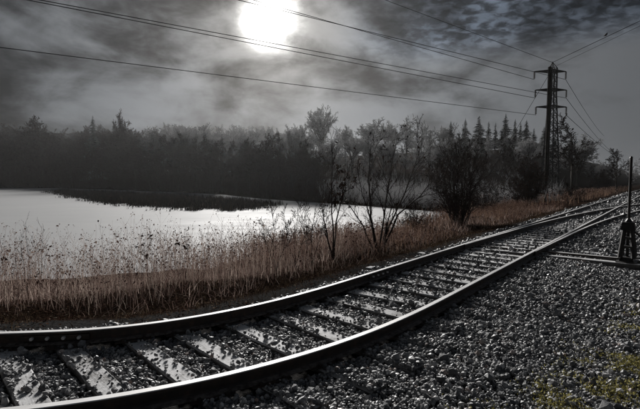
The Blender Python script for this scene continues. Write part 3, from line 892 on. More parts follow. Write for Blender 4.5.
de = np.sqrt((X[:, None] - A[:, 0] - t * E_[:, 0]) ** 2 + (Y[:, None] - A[:, 1] - t * E_[:, 1]) ** 2).min(1)
prob = np.where(ins, np.interp(de, [0, 2.5, 8], [0.25, 0.8, 1.0]), np.interp(de, [0, 3], [0.14, 0.0]))
keep = rng.random(len(X)) < prob * smooth01((fbm(X * 0.35, Y * 0.35, 4) - 0.27) / 0.22)
X, Y = X[keep], Y[keep]
n = len(X); print('sedge', n)
X = np.repeat(X, 5) + rng.normal(0, 0.22, 5 * n); Y = np.repeat(Y, 5) + rng.normal(0, 0.22, 5 * n)
blades('marsh_sedge', np.c_[X, Y, np.full(5 * n, WATER - 0.05)], rng.uniform(0.25, 0.95, 5 * n) * np.interp(Y, [40, 60, 130], [0.8, 1, 1.1]), rng.uniform(0.02, 0.35, 5 * n), rng.uniform(0.05, 0.10, 5 * n), rng.random(5 * n), M_SEDGE, 2,
       'dark bed of sedge standing in the pale lake', 'sedge')

# ------------------------------------------------------------------ trees and shrubs
def perp(v, rr):
    a = Vector((rr.uniform(-1, 1), rr.uniform(-1, 1), rr.uniform(-1, 1)))
    p = v.cross(a)
    return p.normalized() if p.length > 1e-4 else Vector((1, 0, 0))
def grow(rr, base, dirn, length, r0, lev, spec, out, pts=None):
    """spec[lev] = (segments, wobble, upward pull, children, child angle, child length ratio, first child at)"""
    nseg, wob, up, nch, cang, clen, first = spec[lev]
    if pts is None:
        d = dirn.normalized(); p = base.copy(); pts = [p.copy()]
        for k in range(nseg):
            d = (d + Vector((rr.gauss(0, wob), rr.gauss(0, wob), rr.gauss(0, wob) + up))).normalized()
            p = p + d * (length / nseg); pts.append(p.copy())
    nseg = len(pts) - 1
    rad = [r0 * (1 - 0.78 * k / nseg) for k in range(nseg + 1)]
    out.append((lev, pts, rad))
    if lev + 1 >= len(spec): return
    for c in range(nch):
        t = first + (1 - first) * (c + rr.random()) / nch
        f_ = min(t * nseg, nseg - 1e-3); k = int(f_); fr = f_ - k
        b = pts[k].lerp(pts[k + 1], fr); ax = (pts[k + 1] - pts[k]).normalized()
        side = perp(ax, rr); a = cang * rr.uniform(0.7, 1.3)
        cd = ax * math.cos(a) + side * math.sin(a)
        rr_ = rad[k] * (1 - fr) + rad[k + 1] * fr
        grow(rr, b, cd, length * clen * rr.uniform(0.6, 1.2) * (1.15 - 0.55 * t), rr_ * 0.62, lev + 1, spec, out)
def split_tree(out, trunk_lev, minr, crown_sides=3):
    tr, cr = MB(), MB()
    add_tubes(tr, [(p, [max(q, minr) for q in r]) for l, p, r in out if l <= trunk_lev], 6)
    add_tubes(cr, [(p, [max(q, minr) for q in r]) for l, p, r in out if l > trunk_lev], crown_sides)
    return tr, cr
def leaf_quads(mb, pos, size, mi):
    n = len(pos)
    Q = np.array([(-1, 0, 0), (0, -0.45, 0.1), (1, 0, 0), (0, 0.45, 0.1)], float)
    V = np.einsum('nij,kj->nki', rand_rot(n), Q) * size[:, None, None] + pos[:, None]
    mb.add(V.reshape(-1, 3), np.arange(4 * n).reshape(-1, 4), mi, np.repeat(rng.random(n), 4))

# -- prototypes for the woods (10 m tall at scale 1)
def wood_tree(seed, slim, bushy):
    rr = random.Random(seed); out = []
    spec = [(9, 0.05, 0.03, 15, 0.75 if not slim else 0.55, 0.42 if not slim else 0.30, 0.26 if not slim else 0.20), (5, 0.12, 0.05, 7, 0.7, 0.50, 0.2), (4, 0.16, 0.04, 6, 0.7, 0.50, 0.1), (3, 0.2, 0.03, 4 if bushy else 3, 0.7, 0.55, 0.1), (2, 0.25, 0.0, 0, 0, 0, 0)]
    grow(rr, Vector((0, 0, -0.3)), Vector((rr.uniform(-.06, .06), rr.uniform(-.06, .06), 1)), 9.0, 0.17, 0, spec, out)
    top = max(q.z for _, p, _ in out for q in p)
    k = 10.0 / top
    out = [(l, [q * k for q in p], [x * k for x in r]) for l, p, r in out]
    tr, cr = split_tree(out, 1, 0.022)
    return tr.mesh('trunk', True), cr.mesh('crown')
def round_tree(seed):
    """short trunk under a full, rounded head of fine branches"""
    rr = random.Random(seed); out = []
    spec = [(6, 0, 0, 8, 0.6, 0.36, 0.25), (4, 0.14, 0.03, 6, 0.7, 0.5, 0.1), (3, 0.18, 0.02, 5, 0.7, 0.55, 0.1), (2, 0.2, 0.0, 0, 0, 0, 0)]
    trunk = [Vector((rr.gauss(0, .06), rr.gauss(0, .06), z)) for z in (-0.3, 1.2, 2.6, 4.0, 5.2, 6.2)]
    out.append((0, trunk, [0.26, 0.22, 0.19, 0.16, 0.12, 0.07]))
    for k in range(26):
        az = rr.random() * 2 * PI; el = math.asin(rr.uniform(-0.25, 1.0))
        w = rr.uniform(0.75, 1.0)
        tip = Vector((math.cos(az) * math.cos(el) * 3.0 * w, math.sin(az) * math.cos(el) * 3.0 * w, 6.3 + math.sin(el) * 3.3 * w))
        b0 = trunk[2].lerp(trunk[5], rr.random() ** 0.7)
        mid = b0.lerp(tip, 0.5) + Vector((rr.gauss(0, .12), rr.gauss(0, .12), 0.25))
        pts = [b0.lerp(mid, q / 3) for q in range(3)] + [mid.lerp(tip, q / 3) for q in range(4)]
        grow(rr, b0, tip - b0, (tip - b0).length, 0.085, 0, spec, out, pts)
    top = max(q.z for _, p, _ in out for q in p); k = 10.0 / top
    out = [(l, [q * k for q in p], [x * k for x in r]) for l, p, r in out]
    tr, cr = split_tree(out, 0, 0.018)
    return tr.mesh('trunk', True), cr.mesh('crown')
def fir_tree(seed, width):
    rr = random.Random(seed); polys = []; pos = []; sz = []
    H = 10.0
    tr = MB(); add_tubes(tr, [([(0, 0, -0.3), (0.02, 0.01, 3), (0.0, 0.03, 6.5), (0.0, 0.0, H)], [0.17, 0.13, 0.07, 0.012])], 6)
    z = 1.0
    cr = MB(); quads = []
    while z < H - 0.15:
        t = (z - 1.0) / (H - 1.0)
        L = width * (1 - t) ** 0.95 * (0.82 + 0.25 * math.sin(z * 2.3 + seed)) + 0.04
        for q in range(rr.randint(5, 8)):
            az = rr.random() * 2 * PI; l = L * rr.uniform(0.65, 1.15)
            d = Vector((math.cos(az), math.sin(az), 0)); side = Vector((-d.y, d.x, 0))
            zb = z + rr.uniform(-0.16, 0.16)
            pts = [Vector((0, 0, zb)) + d * l * u + Vector((0, 0, -0.34 * l * u ** 1.5 + 0.10 * l * u)) for u in (0, 0.35, 0.7, 1.0)]
            polys.append((pts, [0.025, 0.018, 0.012, 0.005]))
            for u in np.arange(0.10, 1.04, 0.085):
                f_ = min(u * 3, 2.99); k = int(f_); b = pts[k].lerp(pts[k + 1], f_ - k)
                for sg in (-1, 1):
                    w = l * 0.30 * (1.12 - u) * rr.uniform(0.6, 1.4) + 0.10 * (1.1 - t)
                    e = b + side * sg * w + d * w * 0.55 + Vector((0, 0, -w * rr.uniform(0.15, 0.55)))
                    n_ = (d * 0.12 + Vector((0, 0, rr.uniform(-0.10, 0.10)))) * (1.05 - 0.8 * t)
                    quads.append((b - n_, b + n_, e + n_ * 0.5 , e - n_ * 0.6))
        z += rr.uniform(0.20, 0.30)
    add_tubes(cr, polys, 3)
    Q = np.array([[tuple(p) for p in q] for q in quads])
    cr.add(Q.reshape(-1, 3), np.arange(4 * len(Q)).reshape(-1, 4), 0)
    return tr.mesh('trunk', True), cr.mesh('crown')
BROAD = [wood_tree(100 + k, k % 3 == 1, True) for k in range(6)]
ROUND = [round_tree(200 + k) for k in range(3)]
FIRS = [fir_tree(300 + k, (2.1, 1.6, 2.5, 1.9)[k]) for k in range(4)]
for t_, c_ in BROAD + ROUND: t_.materials.append(M_BARK); c_.materials.append(M_TWIG)
for t_, c_ in BROAD + ROUND: c_.attributes['rnd'].data.foreach_set('value', np.random.default_rng(5).random(len(c_.vertices)).astype(np.float32))
PALE = [(t_, c_, M_PALE) for t_, c_ in BROAD[:4] + ROUND]            # the same growth, mist painted in as a paler crown colour
for t_, c_ in FIRS: t_.materials.append(M_BARK); c_.materials.append(M_NEEDLE)
def plant(name, proto, px, D, top, label, group=None, cat='tree', wid=1.0):
    x = (px - 320) / F * D
    z = tz(x, D)
    Ht = CZ + (YH - top) / F * D - z
    o = empty(name, (x, D, z), R.random() * 6.28)
    k = Ht / 10.0
    o.scale = (k * wid, k * wid, k)
    t_ = link('trunk', proto[0], None, o); c_ = link('crown', proto[1], None, o)
    if len(proto) > 2:
        c_.material_slots[0].link = 'OBJECT'; c_.material_slots[0].material = proto[2]
    tag(o, label, cat, group)
    return o
# the dark wood on the left across the lake
GW = 'trees of the dark wood across the lake'; LW = 'bare tree in the dark wood beyond the left part of the lake'
GS_ = 'slender trees on the far shore'; LS_ = 'slender bare tree at the water edge behind the sedge bed'
GR = 'trees fading into the mist behind the shrubs'; LR = 'misty bare tree in the pale wood behind the shrubs'
def shoreD(px): return float(np.interp(px, [q[0] for q in shore_far], [q[1] for q in shore_far]))
skyline = lambda px: float(np.interp(px, [-60, 0, 20, 40, 60, 85, 110, 140, 165, 200, 235, 260, 300, 340], [131, 130, 126, 124, 129, 129, 128, 128, 124, 125, 128, 127, 129, 130]))
def misty_label(q, rank):
    a = ('misty bare tree on the skyline', 'mist-tinted bare tree low on the misty slope')[rank]  # trees whose crown colour is paled to stand for mist
    b = ' behind the thin upright sapling' if q < 352 else ' behind the leaning shrub' if q < 424 else ' behind the large round bush' if q < 492 else ' left of the pylon'
    return a + b
def wood_label(q, row):
    a = ('small bare waterside tree of the dark wood', 'bare tree in front ranks of dark wood', 'bare tree in back ranks of dark wood', 'bare skyline tree of the dark wood', 'bare skyline tree of the dark wood')[row]
    b = ', left of the small conifer' if q < 95 else ', right of the small conifer' if q < 160 else ', above the sedge bed' if q < 235 else ', left of the tall round tree'
    return a + b
px = -70.0
while px < 320:
    for row, (dd, dt) in enumerate(((4, 20), (13, 11), (30, 5), (55, 1), (80, -1))):
        q = px + R.uniform(-5, 5)
        D = shoreD(q) + dd + R.uniform(-4, 4)
        if row > 1 and q > 230: D += 20 * row
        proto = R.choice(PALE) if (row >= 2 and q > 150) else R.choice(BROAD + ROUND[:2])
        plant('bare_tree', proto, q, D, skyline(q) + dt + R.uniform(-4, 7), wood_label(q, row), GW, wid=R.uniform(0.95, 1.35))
    px += R.uniform(6.5, 9.0)
for q, top in ((182, 142), (196, 138), (210, 140), (222, 135), (236, 141), (247, 136), (262, 130), (270, 128), (281, 130), (290, 138), (303, 142), (312, 146)):
    plant('slender_tree', BROAD[R.choice((1, 4))], q, shoreD(q) + R.uniform(2, 5), top + 3, LS_, GS_, wid=0.9)
plant('conifer', FIRS[2], 95, 172, 116, 'small pointed conifer on the left skyline', None)
plant('tall_tree', ROUND[0], 123, 150, 110, 'tall narrow tree standing above the left skyline', None, wid=0.62)
plant('bare_tree', BROAD[0], 44, 180, 118, 'bare spreading tree on the skyline at far left', None, wid=1.1)
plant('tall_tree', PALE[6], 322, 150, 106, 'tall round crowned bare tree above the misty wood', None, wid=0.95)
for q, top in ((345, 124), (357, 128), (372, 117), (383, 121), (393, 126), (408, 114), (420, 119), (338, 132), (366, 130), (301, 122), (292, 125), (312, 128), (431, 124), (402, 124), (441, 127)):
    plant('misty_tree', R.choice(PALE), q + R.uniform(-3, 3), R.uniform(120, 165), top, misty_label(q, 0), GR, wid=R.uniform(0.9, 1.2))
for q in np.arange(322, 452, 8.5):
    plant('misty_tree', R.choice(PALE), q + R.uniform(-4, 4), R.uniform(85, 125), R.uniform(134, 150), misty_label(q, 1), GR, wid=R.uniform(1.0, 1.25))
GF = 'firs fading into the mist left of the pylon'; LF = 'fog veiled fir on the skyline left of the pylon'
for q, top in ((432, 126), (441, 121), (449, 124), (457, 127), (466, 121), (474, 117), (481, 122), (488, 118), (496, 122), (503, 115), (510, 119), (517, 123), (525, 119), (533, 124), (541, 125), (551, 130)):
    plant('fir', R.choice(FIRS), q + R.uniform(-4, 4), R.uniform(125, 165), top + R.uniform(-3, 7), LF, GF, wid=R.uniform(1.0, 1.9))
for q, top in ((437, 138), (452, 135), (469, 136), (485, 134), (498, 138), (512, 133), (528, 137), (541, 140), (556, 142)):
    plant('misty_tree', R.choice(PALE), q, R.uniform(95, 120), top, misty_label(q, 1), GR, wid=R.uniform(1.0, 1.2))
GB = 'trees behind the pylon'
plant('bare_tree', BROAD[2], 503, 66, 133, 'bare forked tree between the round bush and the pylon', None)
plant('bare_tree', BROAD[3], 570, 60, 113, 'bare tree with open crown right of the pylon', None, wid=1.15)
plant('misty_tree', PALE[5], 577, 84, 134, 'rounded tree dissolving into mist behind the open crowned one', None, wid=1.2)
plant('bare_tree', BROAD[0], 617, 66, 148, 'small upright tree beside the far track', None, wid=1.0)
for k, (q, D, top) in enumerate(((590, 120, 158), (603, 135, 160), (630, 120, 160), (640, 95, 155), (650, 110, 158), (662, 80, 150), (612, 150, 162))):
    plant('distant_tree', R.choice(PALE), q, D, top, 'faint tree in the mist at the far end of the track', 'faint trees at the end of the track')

# undergrowth along the far shore
def fans(name, X, Y, H, spread, nst, material, label, rad=0.02):
    n = len(X); z = terrain(X, Y)
    Xr, Yr, Zr, Hr = (np.repeat(v, nst) for v in (X, Y, z, H))
    m_ = len(Xr); az = rng.random(m_) * 2 * PI; sp = rng.random(m_) * spread * Hr
    t = np.linspace(0, 1, 4)
    P = np.stack([Xr, Yr, Zr - 0.05], -1)[:, None] + np.stack([np.cos(az) * sp, np.sin(az) * sp, np.zeros(m_)], -1)[:, None] * (t ** 0.8)[None, :, None] + np.stack([np.zeros((m_, 4)), np.zeros((m_, 4)), Hr[:, None] * rng.uniform(0.5, 1, m_)[:, None] * t[None]], -1)
    P += rng.normal(0, 0.05, P.shape) * Hr[:, None, None] * t[None, :, None]
    mb = MB(); V, Fq = tube_arrays(P, np.broadcast_to(rad * np.linspace(1, 0.35, 4), (m_, 4)) * np.interp(Yr, [40, 180], [0.7, 2.2])[:, None], 3)
    mb.add(V, Fq, 0, rng.random(len(V)))
    return tag(mb.build(name, material), label, 'undergrowth', kind='stuff')
px_ = rng.uniform(-70, 560, 4200)
Dm = np.array([shoreD(q) for q in px_]) + rng.exponential(8, 4200) * np.where(rng.random(4200) < 0.35, 6, 1) + 0.3
Hm_ = rng.uniform(1.0, 3.8, 4200) * np.interp(px_, [0, 150, 300, 450], [2.2, 1.7, 0.9, 0.7])
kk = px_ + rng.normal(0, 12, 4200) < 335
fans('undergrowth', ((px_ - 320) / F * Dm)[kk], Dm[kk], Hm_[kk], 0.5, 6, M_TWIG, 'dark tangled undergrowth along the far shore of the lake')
fans('mist_tinted_undergrowth', ((px_ - 320) / F * Dm)[~kk], Dm[~kk], Hm_[~kk], 0.5, 6, M_PALE, 'pale mist-tinted brushwood on the slope behind the bare shrubs')  # brushwood colour paled to suggest mist on the slope

# -- individual shrubs near the track, shaped on their own stems
def stem_shrub(name, base, stem_px, D, r0, spec, label, seed, cat='shrub', leaves=0, leaf_c=None, depth=0.5, minr=0.0034):
    """stems given as polylines seen at distance D; each gets its own depth"""
    rr = random.Random(seed); out = []
    for st in stem_px:
        dz = rr.uniform(-depth, depth)
        pts = []
        for k, (px, py) in enumerate(st):
            p = at(px, py, D + dz * k / max(1, len(st) - 1)); pts.append(p - base)
        fine_ = []
        for a, b in zip(pts[:-1], pts[1:]):
            for q in range(3): fine_.append(a.lerp(b, q / 3) + Vector((rr.gauss(0, .012), rr.gauss(0, .012), rr.gauss(0, .008))) * (1 if fine_ else 0))
        fine_.append(pts[-1])
        L = sum((b - a).length for a, b in zip(fine_[:-1], fine_[1:]))
        grow(rr, fine_[0], Vector((0, 0, 1)), L, r0 * rr.uniform(0.8, 1.1), 0, spec, out, fine_)
    root = empty(name, base)
    tr, cr = split_tree(out, 0, minr)
    tr.build('trunk', M_BARK, root, True)
    c = cr.build('crown', M_TWIG, root)
    if leaves:
        ends = [p[-1] for l, p, r in out if l >= 2]
        P = np.array([tuple(ends[rr.randrange(len(ends))]) for _ in range(leaves * 5)]) + rng.normal(0, 0.03, (leaves * 5, 3))
        if leaf_c:
            w = np.zeros(len(P))
            for lx, ly, rad_ in leaf_c:
                cc = np.array(at(lx, ly, D) - base)
                w = np.maximum(w, np.exp(-(((P - cc) ** 2).sum(1)) / rad_ ** 2))
            P = P[rng.random(len(P)) < w + 0.02]
        P = P[:leaves]
        lm = MB(); leaf_quads(lm, P, rng.uniform(0.022, 0.055, len(P)), 0)
        lm.build('withered_leaves', M_LEAF, root)
    return tag(root, label, cat)
b1 = ground(379, 256, -0.42); b1.z = tz(b1.x, b1.y)
SPEC1 = [(9, 0, 0, 10, 0.55, 0.34, 0.25), (5, 0.10, 0.06, 5, 0.6, 0.5, 0.15), (4, 0.14, 0.04, 3, 0.65, 0.5, 0.15), (3, 0.2, 0.0, 0, 0, 0, 0)]
stem_shrub('bare_shrub', b1, [[(380, 257), (390, 226), (403, 196), (415, 166), (423, 138)], [(378, 257), (384, 215), (391, 172), (398, 134)], [(377, 257), (363, 226), (349, 205), (341, 188)], [(377, 257), (371, 215), (368, 178), (371, 144)], [(379, 257), (398, 215), (420, 196), (436, 176)], [(378, 257), (374, 230), (362, 195), (357, 165)], [(380, 257), (384, 240), (392, 205), (384, 170)]],
           b1.y, 0.028, SPEC1, 'bare leaning many stemmed shrub with withered leaf tufts near the far rail', 5, leaves=230, leaf_c=[(398, 148, 0.36), (418, 150, 0.34), (408, 135, 0.3)])
b2 = ground(333, 260, -0.40); b2.z = tz(b2.x, b2.y)
SPEC2 = [(8, 0, 0, 11, 0.55, 0.26, 0.30), (4, 0.1, 0.08, 4, 0.6, 0.5, 0.15), (3, 0.15, 0.05, 3, 0.6, 0.5, 0.2), (2, 0.2, 0, 0, 0, 0, 0)]
stem_shrub('bare_sapling', b2, [[(333, 261), (333, 225), (331, 190), (333, 165), (331, 143)], [(333, 261), (336, 222), (343, 190), (352, 158)], [(333, 261), (326, 232), (322, 206)]], b2.y, 0.028, SPEC2,
           'thin upright sapling with a dark leaf clump left of the leaning shrub', 9, cat='sapling', leaves=320, leaf_c=[(345, 182, 0.42), (340, 195, 0.35)])
b3 = ground(372, 262, -0.40); b3.z = tz(b3.x, b3.y)
for k, (q, yb, top, lab) in enumerate(((296, 268, 190, 'thin forked sapling in the weeds right of the sedge bed'), (312, 266, 178, 'wispy sapling between the weeds and the upright sapling'), (276, 272, 205, 'low twiggy sapling leaning left over the tall weeds'))):
    bb = ground(q, yb, -0.42); bb.z = tz(bb.x, bb.y)
    stem_shrub('bare_sapling', bb, [[(q, yb), (q + R.uniform(-3, 3), yb - 30), (q + R.uniform(-8, 8), top)], [(q, yb), (q + R.uniform(4, 12), yb - 32), (q + R.uniform(8, 18), top + 14)], [(q, yb), (q - R.uniform(4, 12), yb - 30), (q - R.uniform(8, 18), top + 20)]], bb.y, 0.010, SPEC2, lab, 30 + k, cat='sapling')
# tall weeds standing clear of the others at left
for k, (q, yb, top, lab) in enumerate(((27, 292, 222, 'tallest bare stalk above the weeds near the left edge'), (42, 290, 226, 'second tall bare stalk next to the tallest one at left'), (150, 288, 236, 'dark seed headed weed above the others left of centre'), (187, 286, 231, 'red tinged tall weed with drooping seed heads'))):
    bb = ground(q, yb, -0.40); bb.z = tz(bb.x, bb.y)
    stem_shrub('tall_weed', bb, [[(q, yb), (q + 1, (yb + top) / 2), (q + R.uniform(-3, 3), top)], [(q, yb), (q - 4, yb - 30), (q - 8, top + 14)]], bb.y, 0.005,
               [(6, 0, 0, 7, 0.45, 0.22, 0.4), (3, 0.1, 0.1, 3, 0.5, 0.5, 0.3), (2, 0.1, 0, 0, 0, 0, 0)], lab, 50 + k, cat='weed', leaves=26 if k > 1 else 0, minr=0.0014, depth=0.1)

def dome_shrub(name, px, base_py, zg, top, half_px, label, seed, nstem, spec, r0, cat='shrub', minr=0.004, leaves=0):
    b = ground(px, base_py, zg); b.z = tz(b.x, b.y)
    D = b.y
    Ht = CZ + (YH - top) / F * D - b.z
    Wd = half_px / F * D
    rr = random.Random(seed); out = []
    for k in range(nstem):
        az = rr.random() * 2 * PI; u = rr.random() ** 0.6
        tip = Vector((math.cos(az) * u * Wd * 0.8, math.sin(az) * u * Wd * 0.8, Ht * (0.93 - 0.60 * u ** 2) * rr.uniform(0.7, 1.0)))
        b0 = Vector((math.cos(az) * 0.15 * Wd * rr.random(), math.sin(az) * 0.15 * Wd * rr.random(), -0.1))
        mid = b0.lerp(tip, 0.5) + Vector((rr.gauss(0, .06), rr.gauss(0, .06), 0.06 * Ht))
        pts = [b0.lerp(mid, q / 3) for q in range(3)] + [mid.lerp(tip, q / 3) for q in range(4)]
        pts = [p + Vector((rr.gauss(0, .02), rr.gauss(0, .02), 0)) * Wd * (0 if i_ == 0 else 1) for i_, p in enumerate(pts)]
        grow(rr, b0, Vector((0, 0, 1)), (tip - b0).length, r0, 0, spec, out, pts)
    root = empty(name, b)
    tr, cr = split_tree(out, 0, minr)
    tr.build('trunk', M_BARK, root, True); cr.build('crown', M_TWIG, root)
    if leaves:
        ends = [p[-1] for l, p, r in out if l >= 2]
        P = np.array([tuple(ends[rr.randrange(len(ends))]) for _ in range(leaves)]) + rng.normal(0, 0.06, (leaves, 3))
        lm = MB(); leaf_quads(lm, P, rng.uniform(0.03, 0.08, leaves), 0)
        lm.build('withered_leaves', M_LEAF, root)
    return tag(root, label, cat)
SPEC3 = [(6, 0, 0, 10, 0.75, 0.36, 0.12), (4, 0.12, 0.05, 7, 0.65, 0.5, 0.15), (3, 0.15, 0.04, 5, 0.65, 0.5, 0.1), (2, 0.2, 0.0, 0, 0, 0, 0)]
dome_shrub('round_bush', 459, 227, -0.5, 122, 53, 'large rounded bare bush standing alone on the russet bank', 61, 27, [(6, 0, 0, 10, 0.8, 0.36, 0.10), (4, 0.12, 0.05, 6, 0.65, 0.5, 0.15), (3, 0.15, 0.04, 4, 0.65, 0.5, 0.1), (2, 0.2, 0.0, 0, 0, 0, 0)], 0.032, minr=0.0050)
dome_shrub('dense_bush', 524, 209, -0.75, 152, 27, 'dense dark bush hiding the foot of the pylon on its left', 62, 22, SPEC3, 0.04, minr=0.008, leaves=6500)
dome_shrub('dense_bush', 598, 193, -0.6, 166, 20, 'dark low bush beside the far track right of the pylon', 63, 14, SPEC3, 0.05, minr=0.014, leaves=900)
dome_shrub('thicket', 484, 214, -0.7, 172, 26, 'thin greyish thicket between the round bush and dense bush', 64, 10, SPEC3[:3] + [(2, .2, 0, 0, 0, 0, 0)], 0.02, minr=0.006)
dome_shrub('thicket', 420, 236, -0.6, 190, 26, 'low wispy thicket left of the round bush', 65, 9, SPEC3, 0.012, minr=0.003)
dome_shrub('thicket', 566, 203, -0.6, 178, 22, 'low brown thicket at the foot of the pylon on its right', 66, 9, SPEC3, 0.02, minr=0.008)

# ------------------------------------------------------------------ pylon, wires and the bird
PD = 45.0
pb = at(547, 204, PD); pb.z = tz(pb.x, pb.y)
ztop = CZ + (YH - 66) / F * PD
def rel_z(py): return CZ + (YH - py) / F * PD - pb.z
pyl = empty('pylon', pb, 0.0)
tag(pyl, 'dark steel lattice power pylon with three crossarms beside the track', 'pylon')
Hm = rel_z(70)
c_ = MB(); add_tubes(c_, [([(-0.30, -0.25, -0.4), (-0.29, -0.25, Hm * 0.5), (-0.28, -0.25, Hm)], [0.22, 0.20, 0.18])], 10)
lathe(c_, (-0.28, -0.25, Hm - 0.02), [(0.18, 0), (0.14, 0.06), (0.0, 0.09)], 10)
c_.build('mast', M_MAST, pyl)
bw, tw = 0.72, 0.27
def corner(sx, sy, t): 
    w = bw + (tw - bw) * min(t * 1.25, 1.0)
    return Vector((0.38 + sx * w, 0.25 + sy * w, t * Hm))
for sx in (-1, 1):
    for sy in (-1, 1):
        l = MB(); add_tubes(l, [([corner(sx, sy, t) - (Vector((0, 0, 0.4)) if t == 0 else Vector()) for t in (0, 0.2, 0.4, 0.6, 0.8, 1.0)], [0.075] * 6)], 4)
        l.build('leg', M_STEEL, pyl)
br = MB(); nb = 17
for k in range(nb):
    t0, t1 = k / nb, (k + 1) / nb
    for (a, b) in (((-1, -1), (1, -1)), ((1, -1), (1, 1)), ((1, 1), (-1, 1)), ((-1, 1), (-1, -1))):
        bar(br, corner(*a, t0), corner(*b, t1), 0.030); bar(br, corner(*b, t0), corner(*a, t1), 0.030)
        bar(br, corner(*a, t1), corner(*b, t1), 0.028)
br.build('lattice_bracing', M_STEEL, pyl)
pk = MB()
for sx in (-1, 1):
    for sy in (-1, 1): bar(pk, corner(sx, sy, 1.0), (0.18, 0.1, rel_z(64)), 0.05, w2=0.03)
bar(pk, (-0.28, -0.25, Hm), (0.18, 0.1, rel_z(64)), 0.06, w2=0.04)
pk.build('peak', M_STEEL, pyl)
TIPS = {}
for k, (py, l, r_) in enumerate(((73.5, 531, 562), (91.5, 532.5, 563), (108, 533.5, 563.5))):
    z = rel_z(py); arm = MB()
    xl = (l - 320) / F * PD - pb.x; xr = (r_ - 320) / F * PD - pb.x
    for yy in (-0.2, 0.3):
        bar(arm, (xl, 0, z), (0.2, yy, z + 0.16), 0.045, w2=0.06); bar(arm, (xl, 0, z), (0.2, yy, z - 0.10), 0.04, w2=0.05)
        bar(arm, (xr, 0, z), (0.2, yy, z + 0.16), 0.045, w2=0.06); bar(arm, (xr, 0, z), (0.2, yy, z - 0.10), 0.04, w2=0.05)
    for u in (0.35, 0.65):
        for xe in (xl, xr):
            xm = xe + (0.2 - xe) * u; bar(arm, (xm, 0, z - 0.1 * u), (xm, 0, z + 0.16 * u), 0.03)
    arm.build('crossarm', M_STEEL, pyl)
    for sd, xe in (('l', xl), ('r', xr)):
        ins = MB(); prof = [(0.02, 0.02)]
        for q in range(6):
            zz_ = -0.06 - q * 0.125; prof += [(0.045, zz_ + 0.03), (0.115, zz_), (0.10, zz_ - 0.03), (0.04, zz_ - 0.045)]
        prof += [(0.025, -0.80), (0.0, -0.84)]
        lathe(ins, (xe, 0, z), prof, 10)
        ins.build('insulator', M_INS, pyl)
        TIPS[(k, sd)] = Vector((pb.x + xe, pb.y, pb.z + z - 0.84))
def wire(pts, label, rad=0.017, sag=0.0, group=None):
    """a wire through given points, hanging a little between them"""
    P = []
    for a, b in zip(pts[:-1], pts[1:]):
        n = 24
        for q in range(n + (1 if b is pts[-1] else 0)):
            t = q / n; p = a.lerp(b, t); p.z -= sag * 4 * t * (1 - t); P.append(p)
    o = pts[0]
    w = MB(); add_tubes(w, [([p - o for p in P], [rad * 1.45] * len(P))], 6)
    ob = w.build('power_line_wire', M_WIRE, None, True); ob.location = o
    return tag(ob, label, 'wire', group)
dline = Vector((-44.8, -23.5, 0))
def along(start, px, py, t_ext=1.0):
    """a point on the line's course (in plan) that rises to the height seen at px, py"""
    a = (px - 320) / F
    t = (start.x - a * start.y) / (a * dline.y - dline.x) * -1.0
    t = (a * start.y - start.x) / (dline.x - a * dline.y)
    D = start.y + t * dline.y
    p = at(px, py, D)
    return start + (p - start) * t_ext
wire([TIPS[(0, 'l')], along(TIPS[(0, 'l')], 260, 2, 1.7)], 'upper wire of the top pair running left from the pylon', 0.015)
wire([TIPS[(0, 'r')], along(TIPS[(0, 'r')], 246, 2, 1.7)], 'lower wire of the top pair running left from the pylon', 0.015)
wire([TIPS[(1, 'r')], along(TIPS[(1, 'r')], 120, 15, 1.5)], 'upper wire of the middle pair crossing below the sun', 0.015)
wire([TIPS[(1, 'l')], along(TIPS[(1, 'l')], 120, 18, 1.5)], 'lower wire of the middle pair crossing below the sun', 0.016)
wire([TIPS[(2, 'l')], along(TIPS[(2, 'l')], 60, 55, 1.5)], 'lowest wire crossing the sky above the wood', 0.015)
pk_top = Vector((pb.x + 0.18, pb.y + 0.1, pb.z + rel_z(64.5)))
wire([pk_top, along(pk_top, 385, 0, 1.8)], 'highest thin wire rising left from the pylon peak', 0.013)
pr_ = at(640, 21, 30.0)
wire([pk_top, pk_top + (pr_ - pk_top) * 1.7], 'wire rising right from the pylon peak with a bird on it', 0.014)
pr2 = at(640, 26, 31.0); s2 = pk_top + Vector((0.1, 0.1, -0.5))
wire([s2, s2 + (pr2 - s2) * 1.7], 'thinner wire just under the one with the bird', 0.008)
for k, (px_, py_, lab) in enumerate(((604, 136, 'upper wire slanting down right from the top crossarm into mist'), (612, 152, 'middle wire slanting down right of the pylon into mist'), (622, 160, 'lower wire slanting down right of the pylon into mist'))):
    e = at(px_, py_, 120.0)
    wire([TIPS[(k, 'r')], e], lab, 0.018, 0.5)
gy = at(506, 150, 49.0); gy0 = Vector((pb.x - 0.28, pb.y - 0.25, pb.z + rel_z(76)))
gp = gy0 + (gy - gy0) * 1.9; gp.z = max(gp.z, tz(gp.x, gp.y) - 0.1)
wire([gy0, gp], 'stay wire slanting down left from the top of the pylon', 0.014)
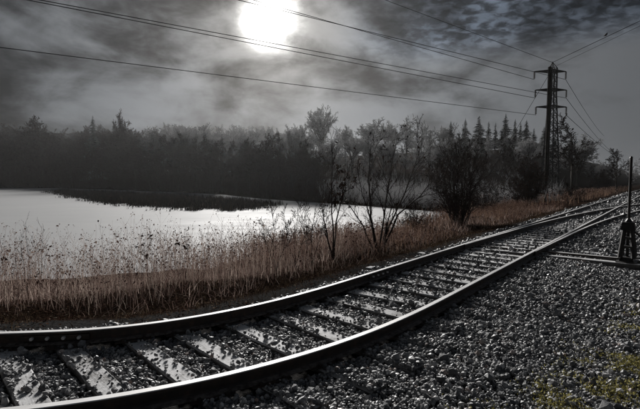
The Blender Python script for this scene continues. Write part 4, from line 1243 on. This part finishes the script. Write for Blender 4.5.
# far poles that carry the line on
# ---- bird
bp = pk_top.lerp(pr_, (600 - 548) / (640 - 548))
tt = min(((pk_top.lerp(pr_, t) - pk_top).length, t) for t in (0, 1))
best = min(np.linspace(0, 1, 400), key=lambda t: abs((320 + F * (pk_top.lerp(pr_, t)).x / (pk_top.lerp(pr_, t)).y) - 600))
bp = pk_top.lerp(pr_, float(best)); bp.z += 0.014
bird = empty('bird', bp, 0.4)
tag(bird, 'small dark bird perched on the wire right of the pylon', 'bird')
bm_ = MB()
spine = [(-0.30, 0, 0.02), (-0.20, 0, 0.06), (-0.12, 0, 0.10), (-0.03, 0, 0.15), (0.05, 0, 0.21), (0.10, 0, 0.27), (0.13, 0, 0.31), (0.165, 0, 0.315), (0.20, 0, 0.31), (0.235, 0, 0.30)]
add_tubes(bm_, [(spine, [0.012, 0.022, 0.050, 0.082, 0.080, 0.060, 0.052, 0.042, 0.014, 0.003])], 10)
bm_.build('body', M_IRON, bird, True)
for sy in (-1, 1):
    w_ = MB(); add_tubes(w_, [([(0.05, sy * 0.07, 0.20), (-0.05, sy * 0.085, 0.14), (-0.16, sy * 0.06, 0.08), (-0.26, sy * 0.03, 0.03)], [0.02, 0.03, 0.022, 0.004])], 6); w_.build('wing', M_IRON, bird, True)
    w_ = MB(); add_tubes(w_, [([(0.0, sy * 0.03, 0.09), (0.01, sy * 0.03, 0.04), (0.02, sy * 0.03, 0.0)], [0.012, 0.007, 0.006])], 5); w_.build('leg', M_IRON, bird)

# ------------------------------------------------------------------ the mist
hz = MB(); box(hz, (0, 0, 14.5), 3000, 3000, 37)
hm = bpy.data.materials.new('mist'); hm.use_nodes = True
t = hm.node_tree; t.nodes.clear()
pv = t.nodes.new('ShaderNodeVolumePrincipled')
pv.inputs['Color'].default_value = (0.93, 0.945, 0.96, 1)
pv.inputs['Density'].default_value = HAZE_DENSITY
pv.inputs['Anisotropy'].default_value = HAZE_G
ho = t.nodes.new('ShaderNodeOutputMaterial'); t.links.new(pv.outputs[0], ho.inputs['Volume'])
tag(hz.build('haze', hm), 'thin winter mist over the lake and track', 'mist', kind='stuff')
